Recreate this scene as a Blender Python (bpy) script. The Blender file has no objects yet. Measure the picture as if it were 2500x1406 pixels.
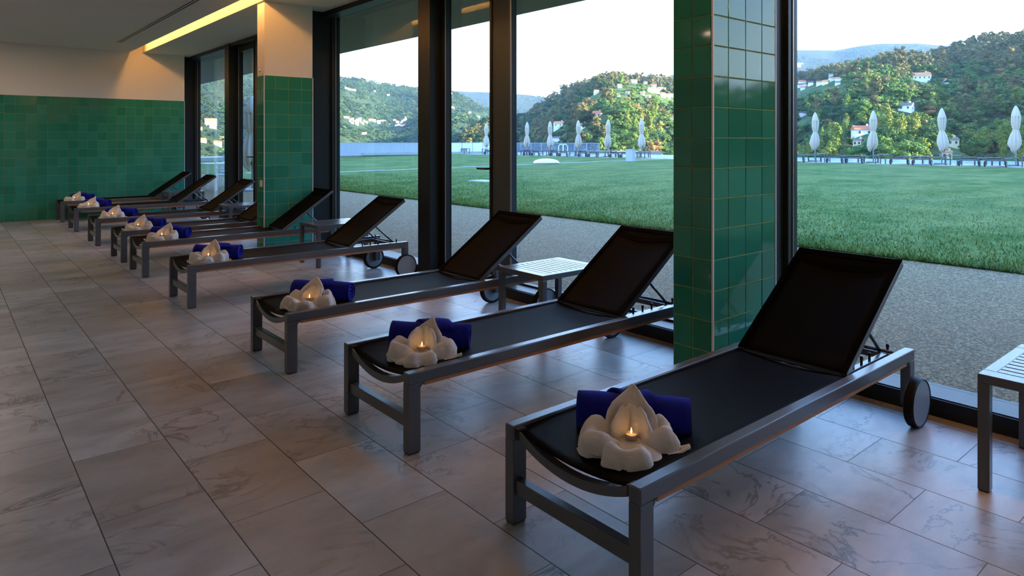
import bpy, math, random
import numpy as np
from mathutils import Vector, Matrix
random.seed(7); RNG = np.random.default_rng(11)
SC = bpy.context.scene
COL = SC.collection
PI = math.pi

# ------------------------------------------------------------------ camera
H = 1.35; FPX = 1661.0; CU = 1250.0; HV = 345.0; YAW = math.radians(40.1)
FW = (math.sin(YAW), math.cos(YAW)); RT = (math.cos(YAW), -math.sin(YAW))
cam_d = bpy.data.cameras.new('camera'); cam = bpy.data.objects.new('camera', cam_d); COL.objects.link(cam)
cam.location = (0, 0, H); cam.rotation_euler = (PI/2, 0, -YAW)
cam_d.sensor_width = 36; cam_d.lens = FPX/2500*36; cam_d.shift_y = -(703-HV)/2500
cam_d.clip_start = 0.05; cam_d.clip_end = 20000
SC.camera = cam

# ------------------------------------------------------------------ materials
def mat(name, color=(.5,.5,.5), rough=.5, metal=0., spec=.5, **kw):
    m = bpy.data.materials.new(name); m.use_nodes = True
    b = m.node_tree.nodes['Principled BSDF']
    b.inputs['Base Color'].default_value = (*color, 1); b.inputs['Roughness'].default_value = rough
    b.inputs['Metallic'].default_value = metal; b.inputs['Specular IOR Level'].default_value = spec
    for k, v in kw.items(): b.inputs[k.replace('_', ' ')].default_value = v
    return m
class NT:
    """small node helper"""
    def __init__(s, m): s.t = m.node_tree; s.b = s.t.nodes.get('Principled BSDF'); s.out = s.t.nodes.get('Material Output')
    def n(s, typ, **kw):
        x = s.t.nodes.new(typ)
        for k, v in kw.items(): setattr(x, k, v)
        return x
    def l(s, a, b): s.t.links.new(a, b)
    def val(s, sock, v):
        if hasattr(v, 'is_output'): s.l(v, sock)
        else: sock.default_value = v
    def math(s, op, a, b=None, c=None):
        x = s.n('ShaderNodeMath', operation=op)
        s.val(x.inputs[0], a)
        if b is not None: s.val(x.inputs[1], b)
        if c is not None: s.val(x.inputs[2], c)
        return x.outputs[0]
    def mix(s, f, a, b):
        x = s.n('ShaderNodeMix', data_type='RGBA'); s.val(x.inputs[0], f)
        for i, v in ((6, a), (7, b)):
            if hasattr(v, 'is_output'): s.l(v, x.inputs[i])
            else: x.inputs[i].default_value = (*v, 1) if len(v) == 3 else v
        return x.outputs[2]
    def ramp(s, f, stops):
        x = s.n('ShaderNodeValToRGB'); s.l(f, x.inputs[0]); e = x.color_ramp.elements
        while len(e) < len(stops): e.new(.5)
        for i, (p, c) in enumerate(stops):
            e[i].position = p; e[i].color = (*c, 1) if len(c) == 3 else c
        return x.outputs[0]
    def noise(s, vec=None, scale=5, detail=4, rough=.55, dist=0.):
        x = s.n('ShaderNodeTexNoise'); x.inputs['Scale'].default_value = scale; x.inputs['Detail'].default_value = detail
        x.inputs['Roughness'].default_value = rough; x.inputs['Distortion'].default_value = dist
        if vec is not None: s.l(vec, x.inputs['Vector'])
        return x.outputs['Fac']
    def obj(s): return s.n('ShaderNodeTexCoord').outputs['Object']
    def pos(s): return s.n('ShaderNodeNewGeometry').outputs['Position']
    def mapping(s, vec, scale=(1,1,1), loc=(0,0,0), rot=(0,0,0)):
        x = s.n('ShaderNodeMapping'); s.l(vec, x.inputs[0]); x.inputs['Scale'].default_value = scale
        x.inputs['Location'].default_value = loc; x.inputs['Rotation'].default_value = rot
        return x.outputs[0]
    def xyz(s, vec):
        x = s.n('ShaderNodeSeparateXYZ'); s.l(vec, x.inputs[0]); return x.outputs
    def comb(s, x, y, z):
        c = s.n('ShaderNodeCombineXYZ')
        for i, v in enumerate((x, y, z)): s.val(c.inputs[i], v)
        return c.outputs[0]
    def bump(s, h, strength=.3, dist=.01):
        x = s.n('ShaderNodeBump'); x.inputs['Strength'].default_value = strength; x.inputs['Distance'].default_value = dist
        s.l(h, x.inputs['Height']); s.l(x.outputs[0], s.b.inputs['Normal'])
    def color(s, c): s.l(c, s.b.inputs['Base Color'])

M = {}
M['frame_metal'] = mat('grey_aluminium', (.105,.113,.125), .24, .2, .4)
M['dark_frame'] = mat('black_window_metal', (.011,.014,.018), .42, 0, .3)
M['sill_metal'] = mat('dark_sill_metal', (.030,.034,.042), .4, 0, .22)
M['stile_metal'] = mat('grey_door_metal', (.045,.062,.078), .5, 0, .12)
M['bead_metal'] = mat('glazing_bead', (.25,.26,.28), .3, .7)
M['white_trim'] = mat('white_trim', (.75,.76,.76), .4)
M['rail_reflection'] = mat('painted_rail_reflection', (.30,.13,.055), .45)  # brown colour paints in the warm reflection below the lounger rails
nt = NT(M['rail_reflection']); nt.color(nt.mix(nt.noise(nt.mapping(nt.obj(), (2,60,60)), 3), (.30,.12,.045), (.48,.21,.085)))
M['rubber'] = mat('black_rubber', (.006,.006,.007), .6, 0, .25)
M['hub'] = mat('grey_plastic', (.21,.225,.24), .42)
M['black_plastic'] = mat('black_plastic', (.015,.015,.017), .45)
M['steel'] = mat('brushed_steel', (.55,.57,.6), .28, .9)
# mesh sling : black woven fabric
M['sling'] = mat('black_mesh_fabric', (.0035,.0035,.0045), .55, 0, .045)
nt = NT(M['sling']); w = nt.n('ShaderNodeTexWave', wave_type='BANDS', bands_direction='Y'); w.inputs['Scale'].default_value = 160
nt.l(nt.obj(), w.inputs[0]); w2 = nt.n('ShaderNodeTexWave', wave_type='BANDS', bands_direction='X'); w2.inputs['Scale'].default_value = 160
nt.l(nt.obj(), w2.inputs[0])
nt.bump(nt.math('ADD', w.outputs['Fac'], w2.outputs['Fac']), .35, .001)
M['hem'] = mat('black_hem', (.002,.002,.0025), .7, 0, .03)
# towels
M['white_towel'] = mat('white_terry', (.80,.76,.72), .95, 0, .1)
nt = NT(M['white_towel']); nt.b.inputs['Sheen Weight'].default_value = .2
nt.bump(nt.math('ADD', nt.noise(nt.obj(), 420, 2), nt.noise(nt.obj(), 60, 3)), .9, .004)
M['blue_towel'] = mat('blue_terry', (.006,.010,.24), .95, 0, .1)
nt = NT(M['blue_towel']); nt.b.inputs['Sheen Weight'].default_value = .5; nt.b.inputs['Sheen Tint'].default_value = (.15,.2,1,1)
nt.bump(nt.noise(nt.obj(), 750, 2), .8, .003)
M['wax'] = mat('wax', (.85,.75,.55), .4, 0, .5)
M['cup'] = mat('candle_cup', (.75,.6,.45), .15, .6)
M['flame'] = mat('flame', (1,.6,.2), .5); b = NT(M['flame']).b
b.inputs['Emission Color'].default_value = (1,.5,.14,1); b.inputs['Emission Strength'].default_value = 9
# walls
M['plaster'] = mat('white_plaster', (.82,.79,.75), .85, 0, .2)
nt = NT(M['plaster']); nt.bump(nt.noise(nt.pos(), 60, 3), .05, .004)
M['ceiling'] = mat('ceiling_paint', (.74,.74,.70), .9, 0, .2)
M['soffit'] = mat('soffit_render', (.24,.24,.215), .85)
M['tile'] = mat('green_glazed_tile', (.02,.155,.10), .06, 0, .33)
nt = NT(M['tile']); r = nt.n('ShaderNodeNewGeometry').outputs['Random Per Island']
nt.color(nt.mix(r, (.022,.205,.135), (.036,.265,.185)))
nt.bump(nt.noise(nt.pos(), 6, 2), .04, .01)
M['grout'] = mat('olive_grout', (.30,.42,.17), .8, 0, .2)
# stone floor
M['floor'] = mat('marble_floor', (.4,.38,.36), .3, 0, .4)
nt = NT(M['floor']); x, y, z = nt.xyz(nt.pos())
ux = nt.math('DIVIDE', nt.math('SUBTRACT', x, 2.905-.356*40), .3565); cx = nt.math('FLOOR', ux); fx = nt.math('FRACT', ux)
off = nt.math('MULTIPLY', nt.math('MODULO', cx, 2), .5)
uy = nt.math('ADD', nt.math('DIVIDE', nt.math('SUBTRACT', y, 2.68-60), .598), off); cy = nt.math('FLOOR', uy); fy = nt.math('FRACT', uy)
wn = nt.n('ShaderNodeTexWhiteNoise', noise_dimensions='3D'); nt.l(nt.comb(cx, cy, 0.), wn.inputs['Vector'])
wr = nt.n('ShaderNodeSeparateColor'); nt.l(wn.outputs['Color'], wr.inputs[0])
pv = nt.n('ShaderNodeVectorMath', operation='ADD'); nt.l(nt.pos(), pv.inputs[0])
sc = nt.n('ShaderNodeVectorMath', operation='SCALE'); nt.l(wn.outputs['Color'], sc.inputs[0]); sc.inputs['Scale'].default_value = 37.
nt.l(sc.outputs[0], pv.inputs[1]); tv = pv.outputs[0]
cloud = nt.noise(nt.mapping(tv, (1.2,2.6,1)), 1.6, 6, .6, .4)
fine = nt.noise(nt.mapping(tv, (1.,3.,1)), 9, 5, .65)
base = nt.mix(nt.ramp(cloud, [(.28, (0,0,0)), (.70, (1,1,1))]), (.235,.22,.212), (.55,.52,.49))
base = nt.mix(nt.math('MULTIPLY', fine, .35), base, (.36,.325,.295))
vn = nt.noise(nt.mapping(tv, (1.5,1.9,1), rot=(0,0,.7)), 1.5, 8, .62, 1.1)
vein = nt.math('SUBTRACT', 1., nt.math('SMOOTH_MIN', nt.math('MULTIPLY', nt.math('ABSOLUTE', nt.math('SUBTRACT', vn, .5)), 42.), 1., .3))
vmask = nt.ramp(nt.noise(tv, 1.9, 3), [(.46, (0,0,0)), (.60, (1,1,1))])
base = nt.mix(nt.math('MULTIPLY', nt.math('MAXIMUM', vein, 0.), nt.math('MULTIPLY', vmask, .8)), base, (.075,.067,.068))
br = nt.math('MULTIPLY', nt.math('SUBTRACT', wr.outputs[0], .5), .36)
hsv = nt.n('ShaderNodeHueSaturation'); nt.l(base, hsv.inputs['Color']); nt.l(nt.math('ADD', 1., br), hsv.inputs['Value'])
warm = nt.mix(nt.math('MULTIPLY', nt.ramp(wr.outputs[1], [(.55, (0,0,0)), (1., (1,1,1))]), .35), hsv.outputs[0], (.40,.325,.25))
jx = nt.math('MINIMUM', fx, nt.math('SUBTRACT', 1., fx)); jy = nt.math('MINIMUM', fy, nt.math('SUBTRACT', 1., fy))
gx = nt.math('LESS_THAN', nt.math('MULTIPLY', jx, .3565), .0022); gy = nt.math('LESS_THAN', nt.math('MULTIPLY', jy, .598), .0013)
g = nt.math('MAXIMUM', gx, gy)
nt.color(nt.mix(g, warm, (.085,.07,.05)))
nt.l(nt.math('ADD', nt.math('MULTIPLY', g, .5), nt.math('ADD', .26, nt.math('MULTIPLY', fine, .14))), nt.b.inputs['Roughness'])
nt.bump(nt.math('SUBTRACT', nt.math('MULTIPLY', fine, .12), g), .25, .002)
# glass
def glass_mat(name, tint, ior=1.5):
    m = bpy.data.materials.new(name); m.use_nodes = True; t = m.node_tree; t.nodes.clear()
    o = t.nodes.new('ShaderNodeOutputMaterial'); mx = t.nodes.new('ShaderNodeMixShader'); lw = t.nodes.new('ShaderNodeLayerWeight'); lw.inputs[0].default_value = .5; f = t.nodes.new('ShaderNodeMath'); f.operation = 'POWER'; f.inputs[1].default_value = 5
    g_ = t.nodes.new('ShaderNodeMath'); g_.operation = 'MULTIPLY_ADD'; g_.inputs[1].default_value = .93; g_.inputs[2].default_value = .04
    t.links.new(lw.outputs['Facing'], f.inputs[0]); t.links.new(f.outputs[0], g_.inputs[0]); f = g_
    a = t.nodes.new('ShaderNodeBsdfTransparent'); a.inputs[0].default_value = (*tint, 1)
    b = t.nodes.new('ShaderNodeBsdfGlossy'); b.inputs['Roughness'].default_value = .0; b.inputs[0].default_value = (.9,.97,.95,1)
    t.links.new(f.outputs[0], mx.inputs[0]); t.links.new(a.outputs[0], mx.inputs[1]); t.links.new(b.outputs[0], mx.inputs[2])
    t.links.new(mx.outputs[0], o.inputs[0]); return m
M['glass'] = glass_mat('window_glass', (.955,.985,.975), 1.45)
M['lamp'] = mat('warm_lamp', (1,.7,.4)); b = NT(M['lamp']).b
b.inputs['Emission Color'].default_value = (1,.47,.12,1); b.inputs['Emission Strength'].default_value = 52
M['fill_lamp'] = mat('fill_lamp_lens', (1,.8,.6)); b = NT(M['fill_lamp']).b
b.inputs['Emission Color'].default_value = (1,.62,.36,1); b.inputs['Emission Strength'].default_value = 8
M['cove'] = mat('cove_paint', (.78,.70,.54), .8)
# outside
M['aggregate'] = mat('aggregate_paving', (.3,.28,.24), .8, 0, .25)
nt = NT(M['aggregate']); v = nt.n('ShaderNodeTexVoronoi'); v.inputs['Scale'].default_value = 75; nt.l(nt.pos(), v.inputs['Vector'])
sp = nt.n('ShaderNodeSeparateColor'); nt.l(v.outputs['Color'], sp.inputs[0])
c = nt.ramp(sp.outputs[0], [(0, (.05,.031,.012)), (.35, (.14,.090,.034)), (.7, (.22,.146,.06)), (1, (.42,.30,.15))])
c = nt.mix(nt.math('MULTIPLY', nt.ramp(nt.noise(nt.mapping(nt.pos(), (1,.5,1)), .9, 4), [(.35, (0,0,0)), (.7, (1,1,1))]), .35), c, (.20,.135,.06))
nt.color(c); nt.bump(v.outputs['Distance'], .4, .006)
M['lawn'] = mat('lawn', (.06,.17,.05), .9, 0, .15)
nt = NT(M['lawn'])
s1 = nt.noise(nt.mapping(nt.pos(), (1.,1.6,1), rot=(0,0,.4)), .55, 7, .72, .5)
s2 = nt.noise(nt.mapping(nt.pos(), (1,1.5,1), rot=(0,0,.4)), 7, 5, .75)
s3 = nt.noise(nt.pos(), .22, 3)
c = nt.mix(nt.ramp(s1, [(.42, (0,0,0)), (.58, (1,1,1))]), (.042,.110,.010), (.185,.225,.055))
c = nt.mix(nt.math('MULTIPLY', nt.ramp(s2, [(.38, (0,0,0)), (.60, (1,1,1))]), .6), c, (.030,.090,.014))
c = nt.mix(nt.math('MULTIPLY', nt.ramp(s3, [(.4, (0,0,0)), (.7, (1,1,1))]), .4), c, (.14,.195,.075))
nt.color(c); nt.bump(nt.math('ADD', s2, nt.noise(nt.pos(), 40, 3)), .8, .03)
M['grass'] = mat('grass_blades', (.07,.19,.055), .8, 0, .2)
nt = NT(M['grass']); c = nt.mix(nt.n('ShaderNodeNewGeometry').outputs['Random Per Island'], (.052,.130,.012), (.215,.26,.05))
nt.color(nt.mix(nt.math('MULTIPLY', nt.ramp(s1 if False else nt.noise(nt.mapping(nt.pos(), (1.,1.6,1), rot=(0,0,.4)), .55, 7, .72, .5), [(.42, (0,0,0)), (.58, (1,1,1))]), .75), c, (.20,.245,.055)))
M['concrete'] = mat('pale_concrete', (.42,.41,.38), .85)
nt = NT(M['concrete']); nt.color(nt.mix(nt.noise(nt.pos(), 3, 4), (.34,.33,.31), (.50,.49,.46)))
M['deck'] = mat('pool_deck_stone', (.36,.33,.30), .7)
M['water'] = mat('pool_water', (.42,.68,.74), .12, 0, .5)
nt = NT(M['water']); nt.bump(nt.noise(nt.pos(), 3, 2), .03, .02)
M['canvas'] = mat('white_canvas', (.54,.47,.36), .9, 0, .15)
M['pole'] = mat('grey_pole', (.42,.43,.44), .4, .4)
M['fence'] = mat('pale_fence_panel', (.50,.53,.58), .45, .1)
M['fence_reflection'] = mat('sky_reflection_panel', (.92,.93,.94), .5)  # near-white colour stands in for the sky reflected in these panels
M['rail_blue'] = mat('blue_grey_railing', (.20,.25,.31), .45, .2)
M['dome'] = mat('white_acrylic', (.80,.84,.84), .2)
M['white_paint'] = mat('white_paint', (.72,.74,.76), .45)
M['box_grey'] = mat('grey_cabinet', (.42,.44,.48), .6)
def ground_mat(name, cols, scale):
    m = mat(name, cols[0], .95, 0, .1); nt = NT(m)
    a = nt.noise(nt.mapping(nt.pos(), (1,1,2)), scale, 8, .68, .6); b2 = nt.noise(nt.pos(), scale*22, 6, .8)
    c = nt.ramp(a, [(.30, cols[0]), (.46, cols[1]), (.58, cols[2]), (.72, cols[3])])
    c = nt.mix(nt.math('MULTIPLY', nt.ramp(b2, [(.44, (0,0,0)), (.56, (1,1,1))]), .8), c, cols[0])
    nt.color(c); return m
M['hill_near'] = ground_mat('wooded_slope', [(.020,.045,.014), (.055,.10,.026), (.10,.135,.040), (.20,.165,.085)], .012)
M['hill_mid'] = ground_mat('far_slope', [(.014,.032,.014), (.030,.056,.020), (.055,.078,.030), (.11,.105,.052)], .005)
M['hill_far'] = ground_mat('distant_slope', [(.012,.022,.016), (.022,.036,.02), (.04,.05,.028), (.07,.065,.045)], .002)
M['foliage'] = mat('foliage', (.05,.1,.03), .9, 0, .12)
nt = NT(M['foliage']); at = nt.n('ShaderNodeAttribute', attribute_name='tint')
ri = nt.n('ShaderNodeNewGeometry').outputs['Random Per Island']
hs = nt.n('ShaderNodeHueSaturation'); nt.l(at.outputs['Color'], hs.inputs['Color']); nt.l(nt.math('ADD', .6, nt.math('MULTIPLY', ri, .8)), hs.inputs['Value'])
nt.color(hs.outputs[0])
M['bark'] = mat('bark', (.12,.09,.065), .9)
for nm, cc in dict(wall_white=(.80,.79,.75), wall_cream=(.78,.64,.36), wall_pink=(.72,.50,.40), roof_red=(.52,.13,.05), roof_orange=(.58,.22,.08), roof_dark=(.14,.10,.10), house_pane=(.05,.06,.08)).items():
    M[nm] = mat(nm, cc, .8)

# ------------------------------------------------------------------ mesh helpers
class MB:
    def __init__(s): s.v = []; s.f = []
    def add(s, vs, fs):
        o = len(s.v); s.v += [tuple(p) for p in vs]; s.f += [tuple(i+o for i in f) for f in fs]; return s
    def box(s, x0, x1, y0, y1, z0, z1):
        return s.add([(x0,y0,z0),(x1,y0,z0),(x1,y1,z0),(x0,y1,z0),(x0,y0,z1),(x1,y0,z1),(x1,y1,z1),(x0,y1,z1)],
                     [(0,3,2,1),(4,5,6,7),(0,1,5,4),(1,2,6,5),(2,3,7,6),(3,0,4,7)])
    def bar(s, p, q, w, h, up=(0,0,1)):
        p = Vector(p); q = Vector(q); d = (q-p).normalized(); u = Vector(up); sd = d.cross(u).normalized(); u = sd.cross(d)
        a = sd*(w/2); b = u*(h/2)
        return s.add([p-a-b, p+a-b, p+a+b, p-a+b, q-a-b, q+a-b, q+a+b, q-a+b],
                     [(0,1,2,3),(7,6,5,4),(0,4,5,1),(1,5,6,2),(2,6,7,3),(3,7,4,0)])
    def tube(s, pts, r, n=10, cap=True):
        pts = [Vector(p) for p in pts]; rs = r if isinstance(r, (list, tuple)) else [r]*len(pts)
        rings = []; prev = None
        for i, p in enumerate(pts):
            d = (pts[min(i+1, len(pts)-1)]-pts[max(i-1, 0)]).normalized()
            if prev is None:
                a = d.orthogonal().normalized()
            else:
                a = (prev - d*prev.dot(d)).normalized()
            prev = a; b = d.cross(a)
            rings.append([p+(a*math.cos(2*PI*k/n)+b*math.sin(2*PI*k/n))*rs[i] for k in range(n)])
        vs = [q for rg in rings for q in rg]; fs = []
        for i in range(len(pts)-1):
            for k in range(n): fs.append((i*n+k, i*n+(k+1)%n, (i+1)*n+(k+1)%n, (i+1)*n+k))
        if cap: fs += [tuple(range(n-1, -1, -1)), tuple(range((len(pts)-1)*n, len(pts)*n))]
        return s.add(vs, fs)
    def lathe(s, prof, n=20, axis='z', c=(0,0,0)):
        vs = []; fs = []
        for r, h in prof:
            for k in range(n):
                a = 2*PI*k/n; p = (r*math.cos(a), r*math.sin(a), h)
                if axis == 'y': p = (p[0], h, p[1])
                vs.append((p[0]+c[0], p[1]+c[1], p[2]+c[2]))
        for i in range(len(prof)-1):
            for k in range(n):
                q = (i*n+k, i*n+(k+1)%n, (i+1)*n+(k+1)%n, (i+1)*n+k); fs.append(q if axis == 'z' else q[::-1])
        a = tuple(range(n-1, -1, -1)); b = tuple(range((len(prof)-1)*n, len(prof)*n))
        fs += [a, b] if axis == 'z' else [a[::-1], b[::-1]]
        return s.add(vs, fs)
    def grid(s, fn, nu, nv):
        vs = [fn(i/nu, j/nv) for i in range(nu+1) for j in range(nv+1)]
        fs = [(i*(nv+1)+j, (i+1)*(nv+1)+j, (i+1)*(nv+1)+j+1, i*(nv+1)+j+1) for i in range(nu) for j in range(nv)]
        return s.add(vs, fs)
    def build(s, name, m, parent=None, smooth=False, bevel=0, solid=0, sub=0, angle=None):
        me = bpy.data.meshes.new(name); me.from_pydata(s.v, [], s.f); me.update()
        for mm in (m if isinstance(m, list) else [m]): me.materials.append(mm)
        if smooth:
            me.polygons.foreach_set('use_smooth', [True]*len(me.polygons))
        o = bpy.data.objects.new(name, me); COL.objects.link(o)
        if parent: o.parent = parent
        if bevel:
            b = o.modifiers.new('bevel', 'BEVEL'); b.width = bevel; b.segments = 2; b.limit_method = 'ANGLE'
        if solid:
            b = o.modifiers.new('solid', 'SOLIDIFY'); b.thickness = solid; b.offset = 0
        if sub:
            b = o.modifiers.new('sub', 'SUBSURF'); b.levels = sub; b.render_levels = sub
        return o
def fast_mesh(name, V, F, mats, tint=None, smooth=False, mat_idx=None):
    me = bpy.data.meshes.new(name); V = np.asarray(V, np.float32); F = np.asarray(F, np.int32); k = F.shape[1]
    me.vertices.add(len(V)); me.vertices.foreach_set('co', V.ravel())
    me.loops.add(F.size); me.loops.foreach_set('vertex_index', F.ravel())
    me.polygons.add(len(F)); me.polygons.foreach_set('loop_start', np.arange(0, F.size, k, dtype=np.int32))
    me.polygons.foreach_set('loop_total', np.full(len(F), k, np.int32))
    if smooth: me.polygons.foreach_set('use_smooth', np.ones(len(F), bool))
    for m in mats: me.materials.append(m)
    if mat_idx is not None: me.polygons.foreach_set('material_index', np.asarray(mat_idx, np.int32))
    if tint is not None:
        a = me.attributes.new('tint', 'FLOAT_COLOR', 'POINT'); a.data.foreach_set('color', np.asarray(tint, np.float32).ravel())
    me.update(); me.validate(); return me
def tag(o, label=None, cat=None, group=None, kind=None):
    for k, v in (('label', label), ('category', cat), ('group', group), ('kind', kind)):
        if v: o[k] = v
    return o
def empty(name, loc=(0,0,0), rz=0.):
    o = bpy.data.objects.new(name, None); COL.objects.link(o); o.location = loc; o.rotation_euler = (0,0,rz); o.empty_display_size = .1; return o
KIDS = {}
def copy_tree(o, parent=None):
    c = o.copy(); COL.objects.link(c)
    if parent is not None: c.parent = parent
    for ch in list(o.children): copy_tree(ch, c)
    return c

# ================================================================== ROOM
WALL_Y = 14.15; GX = 3.93; PX = 2.92; TILE = .152; TOP = 14*TILE
RX0, RY0 = -4.5, -5.0
MB().box(RX0, 3.95, RY0, WALL_Y+.25, -.2, 0).build('floor', M['floor'])['kind'] = 'structure'
def tiles(mb, orig, du, dv, nrm, cols, rows, gap=.0042, t=.0042):
    """pillow tiles: cols = list of (start,end) along du, rows along dv"""
    o = Vector(orig); du = Vector(du); dv = Vector(dv); n = Vector(nrm)
    for a, b in cols:
        for c, d in rows:
            tu, tv = random.uniform(-1,1)*.0005, random.uniform(-1,1)*.0005
            a1, b1, c1, d1 = a+gap/2, b-gap/2, c+gap/2, d-gap/2; e = .002
            q = [o+du*a1+dv*c1, o+du*b1+dv*c1, o+du*b1+dv*d1, o+du*a1+dv*d1]
            p = [o+du*(a1+e)+dv*(c1+e)+n*(t-tu-tv), o+du*(b1-e)+dv*(c1+e)+n*(t+tu-tv), o+du*(b1-e)+dv*(d1-e)+n*(t+tu+tv), o+du*(a1+e)+dv*(d1-e)+n*(t-tu+tv)]
            fs = [(4,5,6,7),(0,1,5,4),(1,2,6,5),(2,3,7,6),(3,0,4,7)]
            if du.cross(dv).dot(n) < 0: fs = [f[::-1] for f in fs]
            mb.add(q+p, fs)
rows = [(i*TILE, (i+1)*TILE) for i in range(14)]
# far wall
fw_ = MB().box(RX0, 3.63, WALL_Y, WALL_Y+.25, 0, 3.2).build('wall_far', M['plaster']); fw_['kind'] = 'structure'
MB().box(RX0, 3.63, WALL_Y-.004, WALL_Y, 0, TOP).build('grout_bed', M['grout'], fw_)
mb = MB(); cols = [(RX0+.08+i*.15, min(RX0+.08+(i+1)*.15, 3.628)) for i in range(54) if RX0+.08+i*.15 < 3.6]
tiles(mb, (0, WALL_Y-.004, 0), (1,0,0), (0,0,1), (0,-1,0), cols, rows)
mb.build('wall_tiles', M['tile'], fw_)
MB().box(3.626, 3.634, WALL_Y-.011, WALL_Y-.0005, 0, TOP).build('edge_trim', M['white_trim'], fw_)
for nm, bx in dict(wall_back=(RX0-.2, RX0, RY0, WALL_Y+.2, 0, 3.2), wall_near=(RX0-.2, 4.3, RY0-.2, RY0, 0, 3.2)).items():
    MB().box(*bx).build(nm, M['plaster'])['kind'] = 'structure'
# ceiling with a recessed cove
C0, C1 = 2.69, 2.905
ce = MB().box(RX0, C0, RY0, WALL_Y, 3.0, 3.2).box(C1, 3.95, RY0, WALL_Y+.25, 3.0, 3.2).build('ceiling', M['ceiling']); ce['kind'] = 'structure'
cv = MB().box(C0, C1, RY0, WALL_Y, 3.17, 3.25).build('trim_1', M['cove']); cv['kind'] = 'structure'
MB().box(C0, C0+.004, RY0, WALL_Y, 3.0, 3.17).box(C1-.004, C1, RY0, WALL_Y, 3.0, 3.17).build('cove_side', M['cove'], cv)
cl = empty('cove_light', (0, 0, 3.06)); tag(cl, 'long warm glowing light strip recessed in the ceiling along the window wall', 'ceiling light')
MB().tube([(C0+.04, RY0+.1, .045), (C0+.04, WALL_Y-.33, .045)], .013, 8).build('lamp_tube', M['lamp'], cl, smooth=True)
MB().box(C0+.015, C0+.065, RY0+.1, WALL_Y-.2, .058, .075).build('lamp_holder', M['cove'], cl)
# slot air diffuser
sd = empty('air_diffuser', (2.29, 0, 2.9985)); tag(sd, 'long narrow twin-slot air diffuser in the grey ceiling beside the light strip', 'air vent')
for a in (-.045, -.006, .033): MB().box(a, a+.012, RY0, 12.86, -.006, .0).build('slat', M['white_trim'], sd)
for a in (-.033, .006): MB().box(a, a+.027, RY0, 12.86, -.002, .0).build('slot', M['black_plastic'], sd)
MB().box(-.045, .045, 12.86, 12.87, -.006, 0).build('end_cap', M['white_trim'], sd)

# facade pillars
def pillar(y0, label, wide=True):
    p = empty('tiled_pillar', (PX, y0, 0)); tag(p, label, 'pillar', 'green tiled pillars along the window wall')
    W, T = .60, .235
    MB().box(.004, W-.004, .004, T, 0, 3.0).build('plaster_core', M['plaster'], p)
    gb = MB().box(0.0012, W, .0012, T, 0, TOP-.001).build('grout_bed', M['grout'], p)
    mb = MB()
    tiles(mb, (0, .002, 0), (1,0,0), (0,0,1), (0,-1,0), [(.004,.135),(.135,.295),(.295,.455),(.455,W-.006)], rows)
    tiles(mb, (.002, 0, 0), (0,1,0), (0,0,1), (-1,0,0), [(.006,.1175),(.1175,T)], rows)
    mb.build('tile_cladding', M['tile'], p)
    MB().box(-.005, .004, -.005, .004, 0, TOP).build('corner_trim', M['white_trim'], p)
    MB().box(W-.006, W+.002, -.005, .004, 0, TOP).build('edge_trim', M['white_trim'], p)
    return p
PY = [1.93, 7.985, -4.125]
pillar(PY[0], 'large green tiled pillar between the two nearest loungers in the right half')
p2 = pillar(PY[1], 'farther green tiled pillar with white plaster top behind the fifth lounger')
pillar(PY[2], 'green tiled pillar at the near end of the window wall')
# small items on second pillar
kb = MB().lathe([(.012,0),(.014,.006),(.010,.02)], 12).build('wall_knob', M['steel']); kb.location = (PX-.001, PY[1]+.12, 2.19); kb.rotation_euler = (0, -PI/2, 0)
tag(kb, 'small round metal stud on the white plaster of the farther pillar', 'knob')
sw = empty('light_switch', (PX-.004, PY[1]+.07, .85)); tag(sw, 'small white wall switch on the green tiles of the farther pillar', 'light switch')
MB().box(-.011, 0, -.04, .04, -.04, .04).build('plate', M['white_trim'], sw, bevel=.002); MB().box(-.015, -.011, -.02, .02, -.025, .025).build('rocker', M['white_paint'], sw)

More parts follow.
